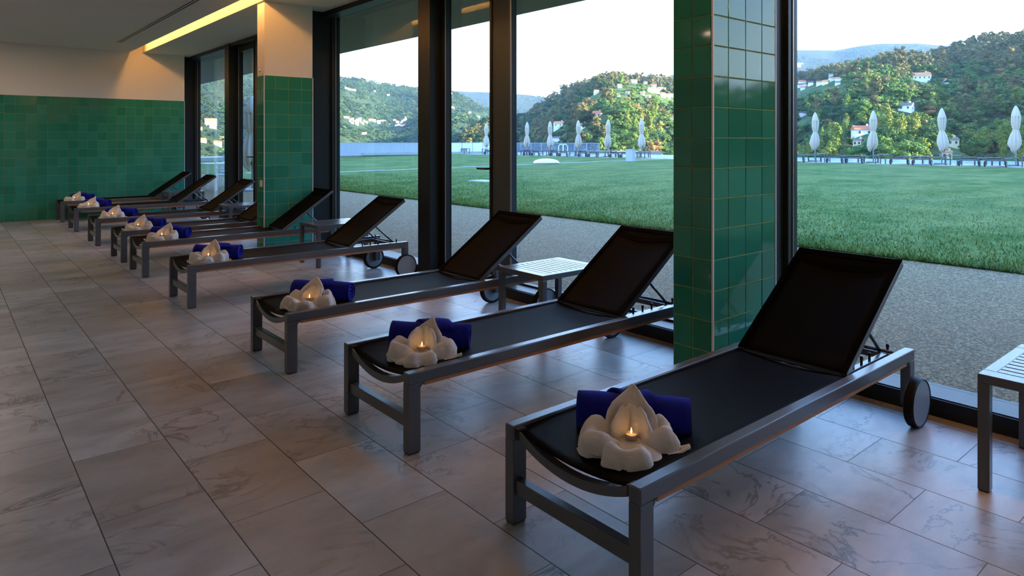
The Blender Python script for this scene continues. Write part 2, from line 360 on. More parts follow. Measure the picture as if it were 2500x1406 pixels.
# window bays : between pillar at y0 (near, its far face) and y1
WN = [0]; DN = [0]
def bay(y0, y1, off=.2):
    y1, yp = y1+off, y1
    ym = yp-2.03        # big mullion
    def frame_box(mb, a, b, x0=3.74, x1=3.96): mb.box(x0, x1, a, b, 0, 3.0)
    # deep window left of the mullion
    WN[0] += 1; w = empty('window_%d' % WN[0], (0, 0, 0)); w['kind'] = 'structure'
    f = MB(); f.box(3.525 if yp < 13 else 3.635, 3.97, y1, y1+.06, 0, 3.0); f.box(3.86, 3.97, y1-.03, y1, .09, 2.95); f.build('jamb', M['dark_frame'], w, bevel=.003)
    f = MB(); f.box(3.735, 3.97, ym-.25, ym-.03, 0, 3.0); f.build('mullion', M['dark_frame'], w, bevel=.003)
    MB().box(3.75, 3.97, ym-.03, y1, 2.94, 3.0).build('head_frame', M['dark_frame'], w)
    MB().box(3.74, 3.755, ym-.03, y1, 0, .085).build('kick_plate', M['dark_frame'], w)
    MB().box(3.755, 3.97, ym-.03, y1, .0, .09).build('sill', M['sill_metal'], w)
    MB().box(3.905, 3.915, y1-.036, y1-.03, .09, 2.94).box(3.90, 3.91, ym-.03, ym-.02, .09, 2.94).build('glazing_bead', M['bead_metal'], w)
    MB().box(GX, GX+.012, ym-.03, y1-.03, .09, 2.94).build('pane', M['glass'], w)
    # door
    DN[0] += 1; d = empty('door_%d' % DN[0], (0, 0, 0)); d['kind'] = 'structure'
    dy1, dy0 = ym-.25, ym-1.33
    MB().box(3.88, 3.95, dy0, dy0+.29, .02, 2.95).build('lock_stile', M['stile_metal'], d, bevel=.003)
    MB().box(3.868, 3.88, dy0+.26, dy0+.29, .02, 2.95).build('door_stop', M['dark_frame'], d)
    MB().box(3.88, 3.95, dy1-.07, dy1, .02, 2.95).build('hinge_stile', M['dark_frame'], d, bevel=.003)
    MB().box(3.872, 3.88, dy1-.07, dy1-.058, .02, 2.95).box(3.87, 3.879, dy0-.012, dy0, .02, 2.95).build('glazing_bead', M['bead_metal'], d)
    MB().box(3.88, 3.95, dy0+.29, dy1-.07, .02, .12).build('bottom_rail', M['sill_metal'], d)
    MB().box(3.88, 3.95, dy0+.29, dy1-.07, 2.86, 2.95).build('top_rail', M['dark_frame'], d)
    MB().box(3.75, 3.97, dy0, dy1, 2.95, 3.0).build('head_frame', M['dark_frame'], d)
    MB().box(3.74, 3.97, dy0, dy1, 0, .02).build('threshold', M['sill_metal'], d)
    MB().box(GX, GX+.012, dy0+.29, dy1-.07, .12, 2.86).build('pane', M['glass'], d)
    h = MB(); h.tube([(3.868, dy0+.275, 1.10), (3.815, dy0+.275, 1.10), (3.81, dy0+.285, 1.10), (3.81, dy0+.40, 1.10)], .0095, 8)
    h.lathe([(.02,0),(.02,.008)], 12, 'z', (0,0,0)) if False else None
    h.build('handle', M['black_plastic'], d, smooth=True)
    # wide window right of the door
    WN[0] += 1; w = empty('window_%d' % WN[0], (0, 0, 0)); w['kind'] = 'structure'
    MB().box(GX, GX+.012, y0+.03, dy0, .09, 2.94).build('pane', M['glass'], w)
    MB().box(3.74, 3.755, y0, dy0, 0, .085).build('kick_plate', M['dark_frame'], w)
    MB().box(3.755, 3.97, y0, dy0, .0, .09).build('sill', M['sill_metal'], w)
    MB().box(3.91, 3.955, y0, dy0, .09, .105).build('glazing_rail', M['dark_frame'], w)
    MB().box(3.75, 3.97, y0, dy0, 2.94, 3.0).build('head_frame', M['dark_frame'], w)
    MB().box(3.88, 3.97, y0, y0+.03, .09, 2.94).build('jamb', M['dark_frame'], w)
for a, b, c in ((PY[1]+.28, WALL_Y-.02, .2), (PY[0]+.24, PY[1], .215), (PY[2]+.24, PY[0], .135)): bay(a, b, c)
# exterior roof overhang, upper wall
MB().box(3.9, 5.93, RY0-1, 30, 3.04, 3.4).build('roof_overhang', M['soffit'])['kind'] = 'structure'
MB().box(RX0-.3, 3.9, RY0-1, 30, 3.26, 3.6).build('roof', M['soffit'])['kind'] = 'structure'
MB().box(3.0, 3.97, WALL_Y+.25, 30, -.3, 3.3).build('wall_exterior', M['plaster'])['kind'] = 'structure'

# unseen ceiling lamps deeper in the room, added as warm fill
for i, (x, y) in enumerate([(-1.6, .2), (-1.6, 4.2), (-1.6, 8.2), (-3.4, 2.2), (-3.4, 6.2), (-3.4, 10.2), (-1.6, 12.0), (.4, 10.6), (.4, 12.6)]):
    dl = empty('fill_downlight', (x, y, 3.0)); tag(dl, 'added unseen lamp as warm downlight in the ceiling deeper in the room', 'ceiling light', 'unseen lamps added as fill')
    MB().lathe([(.11,-.006),(.11,0)], 20).build('rim', M['white_trim'], dl); MB().lathe([(.095,-.008),(.095,-.0061)], 20).build('lens', M['fill_lamp'], dl)
    L = bpy.data.lights.new('fill', 'AREA'); L.shape = 'DISK'; L.size = .18; L.energy = 4.5 if y < 8 else 9; L.color = (1,.74,.55)
    lo = bpy.data.objects.new('fill_bulb', L); COL.objects.link(lo); lo.parent = dl; lo.location = (0,0,-.012)

# ================================================================== LOUNGERS
LZ = .351; LW = .61; LL = 2.05
def sag(y, amt): return -amt*(1-((y-LW/2)/(LW/2))**2)
def make_lounger(backlen=.735, ang=math.radians(34.5), flat=False, simple=False):
    r = empty('sun_lounger')
    fm = M['frame_metal']
    for y in (0, LW-.045):
        MB().box(0, LL, y, y+.045, LZ-.05, LZ).build('side_rail', fm, r, bevel=.004)
        b = MB().box(0, .062, y, y+.045, .006, LZ-.05); b.add([(.062,y,LZ-.05),(.082,y,LZ-.05),(.062,y,LZ-.07),(.062,y+.045,LZ-.05),(.082,y+.045,LZ-.05),(.062,y+.045,LZ-.07)], [(0,1,2),(5,4,3),(1,4,5,2)])
        lg = b.build('leg', fm, r, bevel=.003)
        MB().box(.004, .058, y+.004, y+.041, 0, .006).build('foot_cap', M['black_plastic'], lg)
        b = MB().box(LL-.055, LL, y, y+.045, .09, LZ-.05); b.add([(LL-.055,y,LZ-.05),(LL-.075,y,LZ-.05),(LL-.055,y,LZ-.07),(LL-.055,y+.045,LZ-.05),(LL-.075,y+.045,LZ-.05),(LL-.055,y+.045,LZ-.07)], [(2,1,0),(3,4,5),(2,5,4,1)])
        b.build('rear_leg', fm, r, bevel=.003)
        if not simple:
            MB().box(.085, LL-.08, y+.006, y+.039, LZ-.066, LZ-.05).build('reflection_strip', M['rail_reflection'], r)['label'] = 'brown strip painted as the warm reflection under the grey side rail'
        # wheel outside the rear leg
        yo = y-.045 if y == 0 else y+.045
        w = empty('wheel', (LL-.045, yo, .115)); w.parent = r
        n_ = 48 if not simple else 16
        sg = 1 if y == 0 else -1; oy = 0 if y == 0 else .04      # local y runs from the outer face inwards
        L_ = lambda pr: [(r_, oy+sg*h_) for r_, h_ in (pr if sg > 0 else pr)][::sg]
        MB().lathe(L_([(.103,.001),(.109,-.004),(.115,.003),(.1155,.020),(.115,.037),(.109,.042),(.09,.040)]), n_, 'y').build('tyre', M['rubber'], w, smooth=False)
        MB().lathe(L_([(.1035,-.001),(.104,.004),(.104,.036),(.10,.0405)]), n_, 'y').build('hub', M['hub'], w)
        MB().lathe(L_([(.012,.036),(.012,.047)]), 10, 'y').build('axle_bolt', M['steel'], w)
    MB().box(.012, .05, .045, LW-.045, .108, .158).build('stretcher', fm, r, bevel=.003)
    if simple:
        MB().box(.02, LL-.02, .03, LW-.03, LZ-.03, LZ-.004).build('seat_sling', M['sling'], r)
        return r
    # curved bar under the foot of the sling
    b = MB(); n = 16
    for k in range(n):
        ya = .045+(LW-.09)*k/n; yb = .045+(LW-.09)*(k+1)/n
        f = lambda y: LZ-.026-.062*(1-((y-LW/2)/(LW/2-.045))**2)
        b.add([(.014,ya,f(ya)-.016),(.046,ya,f(ya)-.016),(.046,ya,f(ya)+.016),(.014,ya,f(ya)+.016),(.014,yb,f(yb)-.016),(.046,yb,f(yb)-.016),(.046,yb,f(yb)+.016),(.014,yb,f(yb)+.016)],
              [(0,1,5,4),(1,2,6,5),(2,3,7,6),(3,0,4,7)] + ([(3,2,1,0)] if k == 0 else []) + ([(4,5,6,7)] if k == n-1 else []))
    b.build('curved_crossbar', fm, r)
    MB().box(.012,.05,.045,.062,LZ-.045,LZ-.012).build('end_bracket', M['black_plastic'], r); MB().box(.012,.05,LW-.062,LW-.045,LZ-.045,LZ-.012).build('end_bracket', M['black_plastic'], r)
    HX = 1.43
    def seat(u, v):
        x = .022+(HX+.01-.022)*u; y = .042+(LW-.084)*v
        e = max(0, 1-x/.35)
        return (x, y, LZ-.006+sag(y, .020+.022*e**1.5))
    MB().grid(seat, 40, 16).build('seat_sling', M['sling'], r, smooth=True, solid=.006)
    # backrest
    B0, B1 = .047, LW-.047
    bk = empty('backrest', (HX, 0, LZ-.004)); bk.parent = r; bk.rotation_euler = (0, -ang, 0)
    def back(u, v):
        y = B0+.022+(B1-B0-.044)*v; sn = math.sin(PI*v)
        return (.01+(backlen-.02)*u, y, .006-.012*sn*(1-(2*u-1)**4))
    MB().grid(back, 24, 14).build('back_sling', M['sling'], bk, smooth=True, solid=.005)
    MB().grid(lambda u, v: (lambda p: (p[0]-.035*math.sin(PI*v), p[1], p[2]+.005))(back(.90+.05*u, v)), 2, 14).build('head_seam', M['hem'], bk, solid=.002)
    f = MB(); f.box(0, backlen, B0, B0+.024, -.022, .010); f.box(0, backlen, B1-.024, B1, -.022, .010); f.box(backlen-.024, backlen, B0+.024, B1-.024, -.022, .006); f.box(0, .03, B0+.024, B1-.024, -.022, -.006)
    f.build('back_frame', fm, bk, bevel=.004)
    f = MB(); f.box(.0, backlen+.003, B0, B0+.025, .0102, .0135); f.box(.0, backlen+.003, B1-.025, B1, .0102, .0135); f.box(backlen-.03, backlen+.003, B0+.025, B1-.025, .0075, .0125)
    f.build('sling_border', M['hem'], bk)
    # adjustment ladder and struts
    for y in (.075, LW-.105):
        a = MB().box(HX+.02, LL-.10, y, y+.03, LZ-.046, LZ-.016).build('ladder_rail', fm, r, bevel=.002)
        for x in (HX+.16, HX+.245, HX+.33, HX+.535): MB().lathe([(.006,-.016),(.006,.006),(.008,.006),(.008,.018),(.004,.022)], 8, 'z', (x, y+.015, LZ)).build('peg', M['black_plastic'], a)
    MB().box(LL-.13, LL-.09, .045, LW-.045, LZ-.045, LZ-.015).build('rear_crossbar', fm, r, bevel=.002)
    MB().box(HX+.0, HX+.035, .045, LW-.045, LZ-.075, LZ-.045).build('middle_crossbar', fm, r, bevel=.002)
    ca, sa = math.cos(ang), math.sin(ang)
    for y in (.12, LW-.12):
        t = (backlen*.47); px, pz = HX+ca*t+sa*.015, LZ+sa*t-ca*.015
        MB().tube([(px, y, pz), (HX+.525, y, LZ-.02)], .008, 8).build('support_strut', M['frame_metal'], r, smooth=True)
    MB().tube([(HX+.525, .06, LZ-.012), (HX+.525, LW-.06, LZ-.012)], .007, 8).build('strut_bar', M['frame_metal'], r, smooth=True)
    return r
LY = [1.255, 2.515, 3.84, 5.86, 7.50, 8.56, 10.14, 11.95, 13.45]
LX = 1.538
where = ['nearest the camera, in the right foreground', 'second nearest the camera, left of the big green pillar', 'third from the camera, with a side table behind it', 'fourth from the camera, its two wheels showing by the glass',
         'fifth from the camera, backrest in front of the far pillar', 'sixth from the camera, backrest half hidden by the far pillar', 'seventh from the camera, left of the far pillar', 'eighth from the camera, next to last before the green wall', 'farthest, right beside the green tiled wall']
short = ['nearest the camera', 'second nearest the camera', 'third from the camera', 'fourth from the camera', 'fifth from the camera', 'sixth from the camera', 'seventh from the camera', 'eighth from the camera', 'farthest away by the tiled wall']
l0 = make_lounger(); loungers = []
for i, y in enumerate(LY):
    o = l0 if i == 0 else copy_tree(l0)
    o.location = (LX + (0, .0, 0, -.005, 0, .005, 0, 0, .0)[i], y, 0)
    tag(o, 'black mesh sun lounger ' + where[i], 'lounger', 'sun loungers in a row along the windows'); loungers.append(o)

# ---- side tables
def make_table():
    r = empty('side_table'); fm = M['frame_metal']; L_, W_, Z = .60, .47, .452
    f = MB(); f.box(0, .075, 0, W_, Z-.035, Z); f.box(L_-.075, L_, 0, W_, Z-.035, Z); f.box(.075, L_-.075, 0, .045, Z-.035, Z); f.box(.075, L_-.075, W_-.045, W_, Z-.035, Z)
    f.build('top_frame', fm, r, bevel=.003)
    n = 9; pitch = (L_-.15)/n
    s = MB()
    for k in range(n): s.box(.075+pitch*k+.009, .075+pitch*(k+1)-.009+.006, .045, W_-.045, Z-.012, Z-.001)
    s.build('slatted_top', fm, r)
    for x in (0, L_-.04):
        for y in (0, W_-.04):
            l = MB().box(x, x+.04, y, y+.04, .005, Z-.035).build('leg', fm, r, bevel=.003); MB().box(x+.003, x+.037, y+.003, y+.037, 0, .005).build('foot_cap', M['black_plastic'], l)
    return r
t0 = make_table()
for i, (y, lb) in enumerate([(.385, 'cropped by the right edge of the picture'), (3.335, 'between the second and third loungers'), (6.86, 'between the fourth and fifth loungers'), (9.72, 'just left of the far pillar, behind the sixth lounger'), (13.0, 'near the green wall between the two farthest loungers')]):
    o = t0 if i == 0 else copy_tree(t0)
    o.location = (3.075, y, 0); tag(o, 'grey metal slatted side table ' + lb, 'side table', 'slatted side tables between the loungers')

# ---- towels
def spiral_roll(seed):
    rr = random.Random(seed); mb = MB(); n = 60; turns = 3.1; L_ = .385; nl = 14
    ph = rr.uniform(0, 6)
    def fn(u, v):
        a = u*turns*2*PI; rad = .008+(.067-.008)*u
        x = (v-.5)*L_
        k = 1+.05*math.sin(3*x*9+ph)*u + .03*math.sin(a*2+ph)
        ex = (u-.5)*.012*(1 if v > .5 else -1)*abs(2*v-1)
        xx = x+ex
        z = rad*math.sin(a+ph*0-2.2)*k; y = rad*math.cos(a-2.2)*k*1.03
        return (xx, y, max(z, -.062)+.0)
    mb.grid(fn, n, nl)
    # diagonal outer flap
    def flap(u, v):
        w = .13+.02*math.sin(ph); x0 = -.10+.09*u
        x = x0+w*v; a = .5+2.0*u
        k = 1+.05*math.sin(3*x*9+ph)
        return (x, .073*k*math.cos(a)*1.03, .073*k*math.sin(a))
    mb.grid(flap, 10, 6)
    return mb
def petal_round(mb, ang, L_, W_, H_, seed, groove=.72):
    # a padded lobe of folded towel: two rolled ridges with a hollow between them, open towards the candle
    rr = random.Random(seed); p1, p2 = rr.uniform(0,6), rr.uniform(0,6); ca, sa = math.cos(ang), math.sin(ang); sk = rr.uniform(-.25,.25)
    def fn(u, v):
        s = u; th = 2*PI*v
        w = W_*(.38+.62*math.sin(PI*min(1, .06+.62*s)))
        pk = .66
        pr = (.30+.70*math.sin(PI/2*min(1, s/pk))) if s < pk else math.sqrt(max(0, 1-((s-pk)/(1-pk))**2*.999))
        if s > .8: w *= math.sqrt(max(0.02, 1-((s-.8)/.2)**2*.96))
        c, sn = math.cos(th), math.sin(th); t = c
        ly = w*math.copysign(abs(c)**.85, c)
        top = H_*pr
        if sn >= 0:
            gr = groove*math.exp(-((t-sk*.6)*2.9)**2)*max(0, 1-max(0, s-.50)/.42)
            side = 1+.16*math.sin(p1)*t
            z = top*(sn**.62)*(1-gr)*side + .005*math.sin(7*s+4*t+p1)*sn
        else: z = .006*sn
        lx = .010+L_*s+.010*math.sin(3*t+p2)*s
        ly += sk*.05*s*s
        return (lx*ca-ly*sa, lx*sa+ly*ca, max(z, 0)+.004)
    mb.grid(fn, 18, 28)
def petal_back(mb, ang, seed, scale=1., inner=False):
    ca, sa = math.cos(ang), math.sin(ang); rr = random.Random(seed); lean = 1.05+rr.uniform(-.08,.06); sk = rr.uniform(-.02,.02)
    def fn(u, v):
        t = 2*v-1; s = u
        if inner:
            w = .068*math.sin(PI*min(1, .22+.66*s))**.7; Lh = .132; cup = .040; crease = (.030*math.exp(-((t-.12)*6)**2)+.010*math.exp(-((t+.45)*7)**2))*math.sin(PI*min(1, s*.95))
        else:
            w = .086*math.sin(PI*min(1, .20+.80*s))**.75*(1 if s < .55 else 1-.30*((s-.55)/.45)); Lh = .192; cup = .034; crease = .006*math.sin(7*t+seed)*(1-s)
        if s > .999 and not inner: w = .001
        ly = w*t + sk*s*s*1.0
        dist = Lh*s                                  # along the leaning spine
        fwd = cup*(t*t)*math.sin(PI*min(1, s*.9+.1)) - crease + (.020 if inner else 0)
        lx = .030+dist*math.cos(lean)-fwd*math.sin(lean); lz = .010+dist*math.sin(lean)+fwd*math.cos(lean)*.5
        lz += .003*math.sin(11*t+seed)+.004*math.sin(5*t+9*s+seed)*s
        return ((lx*ca-ly*sa)*scale, (lx*sa+ly*ca)*scale, lz*scale)
    mb.grid(fn, 14, 14)
CR = bpy.data.textures.new('crumple', 'CLOUDS'); CR.noise_scale = .045; CR.noise_depth = 2
def crumple(o, st=.012):
    d = o.modifiers.new('crumple', 'DISPLACE'); d.texture = CR; d.strength = st; d.texture_coords = 'GLOBAL'; d.mid_level = .5; return o
def make_flower(i, axis):
    r = empty('towel_flower'); rr = random.Random(40+i)
    j = lambda a: rr.uniform(-a, a)
    mb = MB(); petal_back(mb, axis+j(.12), 3+i, 1+j(.04)); crumple(mb.build('petal', M['white_towel'], r, smooth=True, solid=.010, sub=1), .010)
    mb = MB(); petal_back(mb, axis+j(.10), 5+i, 1+j(.04), True); crumple(mb.build('petal_fold', M['white_towel'], r, smooth=True, solid=.016, sub=1), .014)
    for k, (da, L_, W_, ti) in enumerate([(1.42, .158, .074, .104), (-1.28, .150, .068, .108), (PI+.08, .128, .080, .080)]):
        mb = MB(); petal_round(mb, axis+da+j(.15), L_+j(.010), W_+j(.005), ti+j(.006), i*10+k)
        crumple(mb.build('petal', M['white_towel'], r, smooth=True, sub=1), .016)
    for da, q0, q1 in ((-1.62, .115, .19), (1.95, .115, .165)):     # loose corners of the cloth
        a = axis+da+j(.15); mb = MB()
        def flap(u, v):
            t = 2*v-1; rad = q0+(q1-q0)*u; w_ = .045*(1-u*.85); lx, ly = rad, w_*t
            return (lx*math.cos(a)-ly*math.sin(a), lx*math.sin(a)+ly*math.cos(a), .010+.022*u*u+.006*math.sin(9*v+i))
        mb.grid(flap, 8, 8); mb.build('towel_corner', M['white_towel'], r, smooth=True, solid=.007)
    mb = MB()
    def base(u, v):
        a = 2*PI*v; R = (.002+.108*u)*(1+.16*math.sin(4*a+1+i)+.06*math.sin(7*a))
        return (R*math.cos(a), R*math.sin(a), .004+.040*(1-u*u)+.002*math.sin(5*a)*u)
    mb.grid(base, 6, 40); mb.build('towel_base', M['white_towel'], r, smooth=True, solid=.007)
    return r
def make_candle():
    r = empty('tealight_candle')
    MB().lathe([(.015,0),(.019,.001),(.0205,.018),(.0215,.019),(.0200,.019),(.0185,.014),(.0001,.0138)], 20).build('cup', M['cup'], r, smooth=True)
    MB().lathe([(.018,.012),(.018,.0142)], 18).build('wax', M['wax'], r); MB().tube([(0,0,.0142),(.0005,0,.020)], .0007, 6).build('wick', M['black_plastic'], r)
    MB().lathe([(.0006,.0175),(.0028,.021),(.0033,.025),(.0022,.031),(.0003,.038)], 10).build('flame', M['flame'], r, smooth=True)
    return r
c0 = make_candle()
AX = math.radians(42)
for i, o in enumerate(loungers):
    x0, y0 = o.location.x, o.location.y; rr = random.Random(100+i)
    ax = AX + rr.uniform(-.10,.10)
    fx, fy = x0+.215+rr.uniform(-.012,.012), y0+.20+rr.uniform(-.012,.02); zs = LZ-.006-.022
    fl = make_flower(i, ax); fl.location = (fx, fy, zs-.006)
    tag(fl, 'white towel flower on the lounger ' + short[i], 'towel', 'white towel flowers')
    c = c0 if i == 0 else copy_tree(c0)
    c.location = (fx, fy, zs+.042); tag(c, 'lit tealight in the towel flower on the lounger ' + short[i], 'candle', 'tealights in the towel flowers')
    L = bpy.data.lights.new('candle_glow', 'POINT'); L.energy = .010; L.color = (1,.50,.18); L.shadow_soft_size = .004
    lo = bpy.data.objects.new('candle_glow', L); COL.objects.link(lo); lo.location = (fx, fy, zs+.030+.045)
    lo.parent = c; lo.location = (0,0,.043)
    rl = spiral_roll(i).build('towel_roll', M['blue_towel'], None, smooth=True, solid=.009, sub=0)
    rl.location = (fx+math.cos(ax)*.18, fy+math.sin(ax)*.18, zs+.063); rl.rotation_euler = (0, 0, ax-PI/2+rr.uniform(-.06,.06))
    tag(rl, 'rolled blue towel behind the white flower on the lounger ' + short[i], 'towel', 'rolled blue towels')

# ================================================================== OUTSIDE, near
LX0, LX1, DZ = 8.45, 32.3, .31
def lawnz(x): return DZ*min(1, max(0, (x-LX0)/(LX1-LX0)))
MB().box(3.97, LX0, -14, 46, -.25, -.005).build('terrace_paving', M['aggregate'])['kind'] = 'structure'
mb = MB(); n = 24
mb.add([(LX0+(LX1-LX0)*i/n, yy, lawnz(LX0+(LX1-LX0)*i/n)+(.012 if i == 0 else .012)) for i in range(n+1) for yy in (-14, 46)] + [(LX0,-14,-.3),(LX0,46,-.3),(LX1,-14,-.3),(LX1,46,-.3)],
       [(2*i, 2*i+2, 2*i+3, 2*i+1) for i in range(n)] + [(0,1,2*n+3,2*n+2)])
mb.build('lawn', M['lawn'])['kind'] = 'structure'
# grass blades on the nearer part of the lawn
N = 130000
gx = LX0 - .02 + (RNG.random(N)**2.2)*13; gy = RNG.uniform(-1.5, 24, N); keep = (gy < 4+gx*1.9) & (gy > -3+gx*.15)
gx, gy = gx[keep], gy[keep]; N = len(gx)
gz = DZ*np.clip((gx-LX0)/(LX1-LX0), 0, 1)+.008; a = RNG.uniform(0, PI, N); hh = RNG.uniform(.025, .065, N)*(1-.85*np.clip((gx-LX0)/13, 0, 1)); ww = RNG.uniform(.004, .009, N)
dx, dy = np.cos(a)*ww, np.sin(a)*ww; lx, ly = RNG.normal(0, .022, N), RNG.normal(0, .022, N)
V = np.stack([np.stack([gx-dx, gy-dy, gz], 1), np.stack([gx+dx, gy+dy, gz], 1), np.stack([gx+lx, gy+ly, gz+hh], 1)], 1).reshape(-1, 3)
g = bpy.data.objects.new('grass', fast_mesh('grass', V, np.arange(3*N).reshape(-1, 3), [M['grass']])); COL.objects.link(g)
tag(g, 'short green grass blades along the near part of the lawn', 'grass', kind='stuff')
# concrete edging strip across the lawn, small slab
mb = MB(); n = 16
for i in range(n):
    xa, xb = 9.5+(32.3-9.5)*i/n, 9.5+(32.3-9.5)*(i+1)/n; ya, yb = 26.4-1.9*i/n, 26.4-1.9*(i+1)/n
    mb.add([(xa,ya-.09,lawnz(xa)+.028),(xb,yb-.09,lawnz(xb)+.028),(xb,yb+.09,lawnz(xb)+.028),(xa,ya+.09,lawnz(xa)+.028),(xa,ya-.09,lawnz(xa)-.05),(xb,yb-.09,lawnz(xb)-.05),(xb,yb+.09,lawnz(xb)-.05),(xa,ya+.09,lawnz(xa)-.05)], [(0,1,2,3),(0,4,5,1),(3,2,6,7)])
tag(mb.build('edging_strip', M['concrete']), 'thin pale strip running straight across the lawn', 'edging')
tag(MB().box(12.9, 13.5, 16.6, 17.5, 0, lawnz(13.2)+.05).build('inspection_cover', M['concrete'], bevel=.01), 'flat pale slab set in the lawn seen through the glass door', 'cover')
# deck and pool
MB().box(LX1, 36.2, -14, 46, -.3, DZ).build('pool_deck', M['deck'])['kind'] = 'structure'
MB().box(36.2, 43.0, -14, 46, -.3, DZ-.03).build('pool_basin', M['concrete'])['kind'] = 'structure'
tag(MB().box(36.3, 43.05, -14, 45.5, DZ-.03, DZ-.005).build('pool_water', M['water']), 'bright strip of infinity pool water behind the outdoor loungers', 'pool', kind='stuff')
MB().box(3.0, 60, 46, 50, -.4, DZ-.01).build('far_terrace', M['deck'])['kind'] = 'structure'

# outdoor loungers
def make_pool_lounger():
    r = empty('pool_lounger'); fm = M['frame_metal']; Z = .36
    for y in (0, .64):
        MB().box(0, 2.0, y, y+.05, Z-.05, Z).build('side_rail', fm, r)
        MB().box(1.90, 1.95, y, y+.05, 0, Z-.05).build('leg', fm, r); MB().box(.06, .11, y, y+.05, .08, Z-.05).build('rear_leg', fm, r)
        w = MB().lathe([(.10,0),(.115,.006),(.115,.034),(.10,.04)], 16, 'y', (.08, y-.04 if y == 0 else y+.05, .115)).build('wheel', M['rubber'], r)
        MB().lathe([(.088,-.002),(.088,.042)], 14, 'y', (.08, y-.04 if y == 0 else y+.05, .115)).build('hub', M['hub'], w)
    MB().box(.02, 1.30, .05, .64, Z-.022, Z-.006).build('seat_sling', M['sling'], r); MB().box(.02, .06, .05, .64, Z-.13, Z-.05).build('rear_crossbar', M['frame_metal'], r)
    MB().box(1.30, 1.98, .05, .64, Z-.018, Z-.004).build('back_sling', M['sling'], r)
    return r
def make_umbrella(seed=0):
    rr = random.Random(seed); r = empty('closed_parasol'); sw = rr.uniform(-.10,.10); tw = rr.uniform(0,6)
    MB().tube([(0,0,.02),(0,0,2.50)], .026, 10).build('pole', M['pole'], r, smooth=True)
    MB().box(-.25, .25, -.25, .25, 0, .05).build('base_plate', M['concrete'], r, bevel=.01)
    prof = [(.060,.62),(.15,.70),(.20,.88),(.195,1.08),(.155,1.30),(.105,1.46),(.085,1.53),(.112,1.62),(.138,1.80),(.148,2.02),(.135,2.16)]
    def can(u, v):
        f = u*(len(prof)-1); i = min(int(f), len(prof)-2); t = f-i; R = prof[i][0]*(1-t)+prof[i+1][0]*t; z = prof[i][1]*(1-t)+prof[i+1][1]*t
        a = 2*PI*v; k = 1+.22*math.sin(8*a+tw+z*2.4)+.10*math.sin(3*a+tw*2+z)
        low = max(0, (1.5-z)/.9)
        z2 = z + (.10*math.sin(2*a+tw)+.05*math.sin(5*a+tw))*max(0, (1.0-z)/.4)
        return (R*k*math.cos(a)+sw*low*.6, R*k*math.sin(a)+sw*low, z2)
    c = MB().grid(can, 30, 48).build('canopy', M['canvas'], r, smooth=True, solid=.008)
    def cap(u, v):
        a = 2*PI*v; z = 2.06+.49*u; R = .172*(1-u)**.62*(1-.25*(1-u)**6)+.012; k = 1+.05*math.sin(8*a)*(1-u)
        return (R*k*math.cos(a), R*k*math.sin(a), z+.015*math.sin(8*a)*(1-u)**3)
    MB().grid(cap, 12, 32).build('canopy_cap', M['canvas'], r, smooth=True, solid=.006)
    MB().lathe([(.098,1.50),(.098,1.545)], 20).build('tie_strap', M['canvas'], r)
    return r
FS = .77
upx = [(2480, 'at the right edge of the picture'), (2299, 'left of the yellow house'), (2132, 'beside the low red-roofed house'), (1990, 'just right of the big green pillar'),
       (None,None), (None,None), (None,None), (1566, 'just left of the big green pillar'), (1485, 'second left of the big green pillar'), (1412, 'third left of the big green pillar'), (1343, 'at the pool handrail'), (1287, 'just right of the door frame'), (None,None), (1175, 'right one behind the glass door'), (1124, 'left one behind the glass door')]
fixY = [10.94, 14.61, 18.52, 22.32, 26.1, 29.9, 33.7, 37.42, 41.2, 44.94, 48.81, 52.22, 56.0, 59.92, 63.87]
up = [make_umbrella(s) for s in range(3)]; used_u = set()
pl0 = make_pool_lounger(); nl = 0; nt_ = 0
for i, ((px, lb), yy) in enumerate(zip(upx, fixY)):
    y = yy*FS*.985 if yy > 55 else yy*FS
    if lb is None and i in (4, 5, 6): pass
    else:
        if y < 45.5:
            k = i % 3; o = up[k] if k not in used_u else copy_tree(up[k]); used_u.add(k)
            o.location = (34.95, y*34.95/35.42, DZ)
            if lb: tag(o, 'closed white parasol beyond the lawn, ' + lb, 'parasol', 'closed parasols by the pool')
            else: tag(o, 'closed white parasol beyond the lawn, behind the door frame', 'parasol', 'closed parasols by the pool')
    if i in (4, 5, 6): continue
    place = 'beside the parasol ' + lb if lb else 'behind the black door frame'
    for dy, side in ((.10, 'right'), (1.02, 'left')):
        if y+dy > 45: continue
        o = pl0 if nl == 0 else copy_tree(pl0); nl += 1
        o.location = (32.75, y*.955+dy, DZ)
        tag(o, 'outdoor lounger, %s of pair ' % side + place, 'lounger', 'outdoor loungers along the pool')
    o = copy_tree(t0); o.location = (33.1, y*.955-.83, DZ)
    tag(o, 'small outdoor table beyond the lawn, ' + place, 'side table', 'outdoor tables along the pool')
# dome, cabinet
dm = empty('roof_dome', (23.3, 25.0, lawnz(23.3)+.012)); tag(dm, 'low white skylight dome standing on the far lawn', 'skylight')
MB().lathe([(.60,0),(.60,.07)], 32).build('curb', M['concrete'], dm); MB().lathe([(.66,.07),(.655,.085)] + [(.65*math.cos(a), .085+.19*math.sin(a)) for a in [k*PI/2/10 for k in range(11)]], 32).build('dome', M['dome'], dm, smooth=True)
cb = empty('grey_cabinet', (28.6, 24.0, lawnz(28.6))); tag(cb, 'square pale grey cabinet box on the far lawn edge', 'cabinet'); cb.rotation_euler = (0,0,.25)
MB().box(-.20,.20,-.20,.20,0,.64).build('body', M['box_grey'], cb, bevel=.01); MB().box(-.22,.22,-.22,.22,.64,.665).build('lid', M['box_grey'], cb, bevel=.005)
